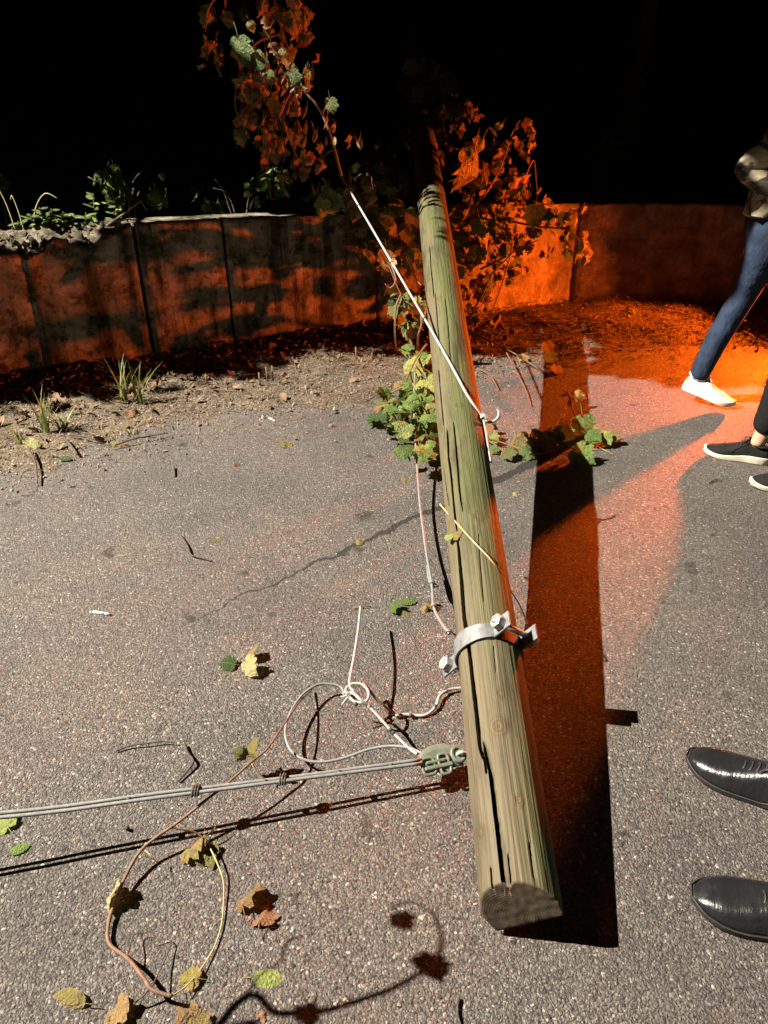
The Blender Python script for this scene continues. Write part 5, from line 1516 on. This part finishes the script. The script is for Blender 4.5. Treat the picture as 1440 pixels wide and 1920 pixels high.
def person(label, loc, fw, pose, top, trousers, kind, shoes):
    """fw: heading angle; pose: local joints (x forward, y left, z up)"""
    t = thing('person', label, 'person', loc, rot=(0, 0, fw))
    p = pose
    def off(a, dx, dy, dz): return (a[0] + dx, a[1] + dy, a[2] + dz)
    ch = p['chest']; nk = p['neck']; hd = p['head']
    # body: head, neck, torso, arms and hands as one surface
    J = {'pelvis': (*p['pelvis'], .11, .09), 'belly': (*p['belly'], .10, .085), 'chest': (*off(ch, 0, 0, -.03), .095, .075), 'neck0': (*nk, .050), 'neck1': (*off(nk, .01, 0, .06), .05),
         'jaw': (*off(hd, .015, 0, -.055), .070, .074), 'skull': (*off(hd, 0, 0, .02), .084, .088), 'crown': (*off(hd, -.01, 0, .095), .058, .06), 'nose': (*off(hd, .112, 0, -.015), .013), 'nose_tip': (*off(hd, .122, 0, -.030), .011)}
    E = chain(['pelvis', 'belly', 'chest', 'neck0', 'neck1', 'jaw', 'skull', 'crown']) + [('skull', 'nose'), ('nose', 'nose_tip')]
    for sd, nm in ((1, 'l'), (-1, 'r')):
        J['ear' + nm] = (*off(hd, -.01, sd * .088, .0), .016); J['eart' + nm] = (*off(hd, -.018, sd * .094, .026), .012); E += [('skull', 'ear' + nm), ('ear' + nm, 'eart' + nm)]
        sh, el, wr = p['sh' + nm], p['el' + nm], p['wr' + nm]
        J['sh' + nm] = (*sh, .05); J['el' + nm] = (*el, .036); J['wr' + nm] = (*wr, .026)
        dr = (Vector(wr) - Vector(el)).normalized(); sdv = Vector((.9, 0, .2)); sdv = (sdv - dr * sdv.dot(dr)).normalized(); inn = dr.cross(sdv) * sd
        palm = Vector(wr) + dr * .055
        J['palm' + nm] = (*palm, .036, .016); E += chain(['chest', 'sh' + nm, 'el' + nm, 'wr' + nm, 'palm' + nm])
        for f, (o_, ln) in enumerate(((.030, .074), (.010, .084), (-.010, .078), (-.029, .060))):
            b0 = palm + dr * .035 + sdv * o_; a1 = b0 + dr * ln * .5 + inn * .006; a2 = b0 + dr * ln * .85 + inn * .028
            for q, (v, r_) in enumerate(((b0, .0095), (a1, .0088), (a2, .0075))): J['f%d%d%s' % (f, q, nm)] = (*v, r_)
            E += [('palm' + nm, 'f%d0%s' % (f, nm)), ('f%d0%s' % (f, nm), 'f%d1%s' % (f, nm)), ('f%d1%s' % (f, nm), 'f%d2%s' % (f, nm))]
        t0 = palm - dr * .015 + sdv * .036; t1 = t0 + dr * .03 + sdv * .022; t2 = t1 + dr * .03 + sdv * .004 + inn * .01
        for q, (v, r_) in enumerate(((t0, .012), (t1, .0105), (t2, .008))): J['t%d%s' % (q, nm)] = (*v, r_)
        E += [('palm' + nm, 't0' + nm), ('t0' + nm, 't1' + nm), ('t1' + nm, 't2' + nm)]
        hp, kn, an = p['hp' + nm], p['kn' + nm], p['an' + nm]
        J['hp' + nm] = (*hp, .085); J['kn' + nm] = (*kn, .055); J['ca' + nm] = (*(Vector(kn) * .62 + Vector(an) * .38 + Vector((-.015, 0, 0))), .054); J['an' + nm] = (*an, .036); J['ft' + nm] = (*off(an, .02, 0, -.05), .032)
        E += chain(['pelvis', 'hp' + nm, 'kn' + nm, 'ca' + nm, 'an' + nm, 'ft' + nm])
    body = skin('body', J, E, M_SKIN, 'pelvis', t)
    # clothes
    J = {'pelvis': (*p['pelvis'], .145, .115), 'waist': (*off(p['belly'], 0, 0, -.02), .14, .11)}; E = [('pelvis', 'waist')]
    for nm in 'lr':
        hp, kn, an = Vector(p['hp' + nm]), Vector(p['kn' + nm]), Vector(p['an' + nm])
        wd = p.get('trw', 1.0); hem = p.get('hem', .02)
        J['hp' + nm] = (*hp, .105 * wd); J['th' + nm] = (*(hp * .5 + kn * .5), .090 * wd); J['kn' + nm] = (*kn, .072 * wd); J['ca' + nm] = (*(kn * .5 + an * .5 + Vector((-.012, 0, 0))), .068 * wd); hm = an + (kn - an).normalized() * hem
        J['an' + nm] = (*hm, .056 * wd); E += chain(['pelvis', 'hp' + nm, 'th' + nm, 'kn' + nm, 'ca' + nm, 'an' + nm])
    skin('trousers', J, E, trousers, 'pelvis', t)
    J = {'hem': (*off(p['pelvis'], 0, 0, .03), .148, .146), 'belly': (*p['belly'], .148, .136), 'chest': (*ch, .165, .125), 'coll': (*off(nk, 0, 0, .012), .082)}; E = chain(['hem', 'belly', 'chest', 'coll'])
    for nm in 'lr':
        sh, el, wr = Vector(p['sh' + nm]), Vector(p['el' + nm]), Vector(p['wr' + nm])
        J['sh' + nm] = (*sh, .080); J['ua' + nm] = (*(sh * .5 + el * .5), .068); J['el' + nm] = (*el, .062); J['fa' + nm] = (*(el * .45 + wr * .55), .054); J['wr' + nm] = (*(wr * .95 + el * .05), .042)
        E += chain(['chest', 'sh' + nm, 'ua' + nm, 'el' + nm, 'fa' + nm, 'wr' + nm])
    skin('jacket', J, E, top, 'belly', t)
    # face and hair
    hv = Vector(hd)
    hb = bmesh.new(); bmesh.ops.create_icosphere(hb, subdivisions=3, radius=1)
    for v in hb.verts:
        c = v.co.copy(); v.co = Vector((c.x * .104 - .014, c.y * .098, c.z * .108 + .035)) * (1 + .05 * noise.noise(c * 5))
        if c.x > .35 and c.z < .45: v.co = Vector((v.co.x * .6, v.co.y * .82, v.co.z * .9 + .02))
        if c.z < -.5: v.co *= .82
    me = bpy.data.meshes.new('hair'); hb.to_mesh(me); hb.free(); me.materials.append(M_HAIR)
    for pl in me.polygons: pl.use_smooth = True
    h = link('hair', me, t); h.location = hv
    for sd in (1, -1):
        e = MB(); e.prism(hv + Vector((.088, sd * .031, .012)), (1, 0, .0), .012, .010, 10, 0, .006); e.build('eye', M_EYE, t)
        e = MB(); e.tube([hv + Vector((.086, sd * .018, .034)), hv + Vector((.090, sd * .032, .038)), hv + Vector((.080, sd * .046, .032))], .004, 5); e.build('eyebrow', M_HAIR, t)
    e = MB(); e.tube([hv + Vector((.080, -.022, -.058)), hv + Vector((.090, 0, -.056)), hv + Vector((.080, .022, -.058))], .005, 6); e.build('mouth', M_RUST, t)
    Mi = (Matrix.Translation(loc) @ Euler((0, 0, fw)).to_matrix().to_4x4()).inverted()
    for hl, te, lift, dropv in shoes:
        s_ = shoe(t, kind, hl, te, lift, dropv)
        s_.matrix_basis = Mi @ s_.matrix_basis
    return t

def loc_of(loc, fw, wp):
    return tuple((Matrix.Translation(loc) @ Euler((0, 0, fw)).to_matrix().to_4x4()).inverted() @ Vector(wp))
STAND = dict(pelvis=(0, 0, .93), belly=(0, 0, 1.10), chest=(-.005, 0, 1.30), neck=(.0, 0, 1.46), head=(.03, 0, 1.62),
             shl=(0, .19, 1.39), shr=(0, -.19, 1.39), ell=(-.05, .25, 1.12), elr=(-.05, -.25, 1.12), wrl=(.06, .25, .90), wrr=(.06, -.25, .90),
             hpl=(0, .09, .86), hpr=(0, -.09, .86), knl=(.03, .11, .49), knr=(.03, -.11, .49), anl=(-.02, .12, .09), anr=(-.02, -.12, .09))
def ankle_of(h, t, k=.24, z=.09): h = Vector(h); t = Vector(t); q = h + (t - h) * k; return (q.x, q.y, z)

# person with polished shoes at the lower right
loc = Vector((1.03, 1.06, 0)); fw = PI - .30
h1, t1 = (1.020, 1.165, 0), (.778, 1.338, 0); h2, t2 = (.945, .872, 0), (.652, .962, 0)
ps = dict(STAND); ps['anr'] = loc_of(loc, fw, ankle_of(h1, t1, .26, .11)); ps['anl'] = loc_of(loc, fw, ankle_of(h2, t2, .22, .11))
ps['knr'] = (.02, -.14, .50); ps['knl'] = (.02, .14, .50)
ps['trw'] = 1.05; ps['hem'] = -.045
person('person in polished black lace-up shoes standing at the lower right edge', loc, fw, ps, M_NAVY, M_NAVY, 'dress', [(h1, t1, 0, 0), (h2, t2, 0, 0)])

# person in black sneakers at the right edge
h1, t1 = at(1458, 872, 0), at(1317, 848, 0)
h1 = t1 + (h1 - t1).normalized() * .285
t2 = at(1404, 912, 0); h2 = t2 + Vector((.27, -.02, 0))
loc = Vector((2.06, 2.98, 0)); fw = PI - .1
ps = dict(STAND); ps['anr'] = loc_of(loc, fw, ankle_of(h1, t1, .20, .115)); ps['anl'] = loc_of(loc, fw, ankle_of(h2, t2, .22, .10))
kr = Vector((1.74, 3.06, .50)); ps['knr'] = loc_of(loc, fw, kr); ps['knl'] = loc_of(loc, fw, (1.86, 2.86, .50))
ps['trw'] = 1.08; ps['hem'] = .022
person('person in wide black trousers and black sneakers with cream soles at the right edge', loc, fw, ps, M_BLACKC, M_BLACKC, 'black', [(h1, t1, 0, 0), (h2, t2, 0, 0)])

# walker in jeans and white sneakers
loc = Vector((1.84, 3.78, 0)); fw = -.10
toe = at(1378, 766, 0); heel = toe + Vector((-.262, .115, 0))
an = heel + (toe - heel) * .25 + Vector((0, 0, .155))
ps = dict(STAND)
ps.update(pelvis=(.0, 0, .93), belly=(.01, 0, 1.09), chest=(.04, 0, 1.29), neck=(.075, 0, 1.45), head=(.12, 0, 1.60))
ps['anr'] = loc_of(loc, fw, an); ps['anl'] = (.62, .10, .12); ps['hpr'] = (0, -.09, .87); ps['hpl'] = (.02, .09, .87)
ps['knr'] = loc_of(loc, fw, atd(1400, 545, 3.80)); ps['knl'] = (.34, .09, .50)
ps['shr'] = (.03, -.185, 1.37); ps['shl'] = (.05, .185, 1.38); ps['elr'] = loc_of(loc, fw, atd(1388, 318, 3.68)); ps['wrr'] = (.16, -.24, 1.03); ps['ell'] = (.0, .24, 1.12); ps['wrl'] = (.16, .20, .98)
ps['trw'] = .95; ps['hem'] = -.035
f2h = loc + Vector((.50, .02, .03)); f2t = f2h + Vector((.285, -.03, 0))
person('person in dark blue jeans, blotched cream top and white sneakers striding to the right', loc, fw, ps, M_BLOTCHY, M_DENIM, 'white', [(heel, toe, .075, .26), (f2h, f2t, .02, -.25)])

# ================================================================== LAMPS (outside the frame)
wl = thing('warning_lamp', 'amber road warning lamp low beyond the right edge by the wall with added light-cutting plates', 'lamp', Vector((RED_POS.x, RED_POS.y, 0)))
MB().tube([(0.02, 0.03, 0), (.02, .03, RED_POS.z - .11)], .03, 12).build('post', M_GALV, wl)
hm = MB()
axd = Vector((-.93, -.36, 0)).normalized(); sdv = Vector((-axd.y, axd.x, 0)); rot = Matrix((axd, sdv, Vector((0, 0, 1)))).transposed()
hm.box(Vector((0, 0, RED_POS.z - .085)) + axd * .05, (.50, .46, .016), rot)
hm.build('ground_cutoff_plate', M_BLACKC, wl)  # added under the lamp to keep its light off the near ground
bk = MB(); bk.box(Vector((0, 0, RED_POS.z - .05)) - axd * .14, (.02, .60, .32), rot); bk.build('back_cutoff_plate', M_BLACKC, wl)
d167 = Vector((-1, .035, 0)).normalized(); q = Vector((0, 0, RED_POS.z - .02)) + d167 * .16
rt = Matrix((d167, Vector((-d167.y, d167.x, 0)), Vector((0, 0, 1)))).transposed()
sh_ = MB(); sh_.box(q + Vector((d167.y, -d167.x, 0)) * .045, (.32, .012, .40), rt); sh_.build('wall_cutoff_plate', M_BLACKC, wl)  # added beside the lamp to end its light at the wall bend
fl = thing('flood_lamp', 'tall flood lamp mast beyond the left edge that lights the road', 'lamp', Vector((WHITE_POS.x - .3, WHITE_POS.y, 0)))
MB().tube([(0, 0, 0), (0, 0, WHITE_POS.z)], [.08, .05], 12).build('mast', M_GALV, fl)
hd_ = MB(); hd_.box((.12, 0, WHITE_POS.z + .12), (.34, .30, .06)); hd_.build('lamp_head', M_GALV, fl)
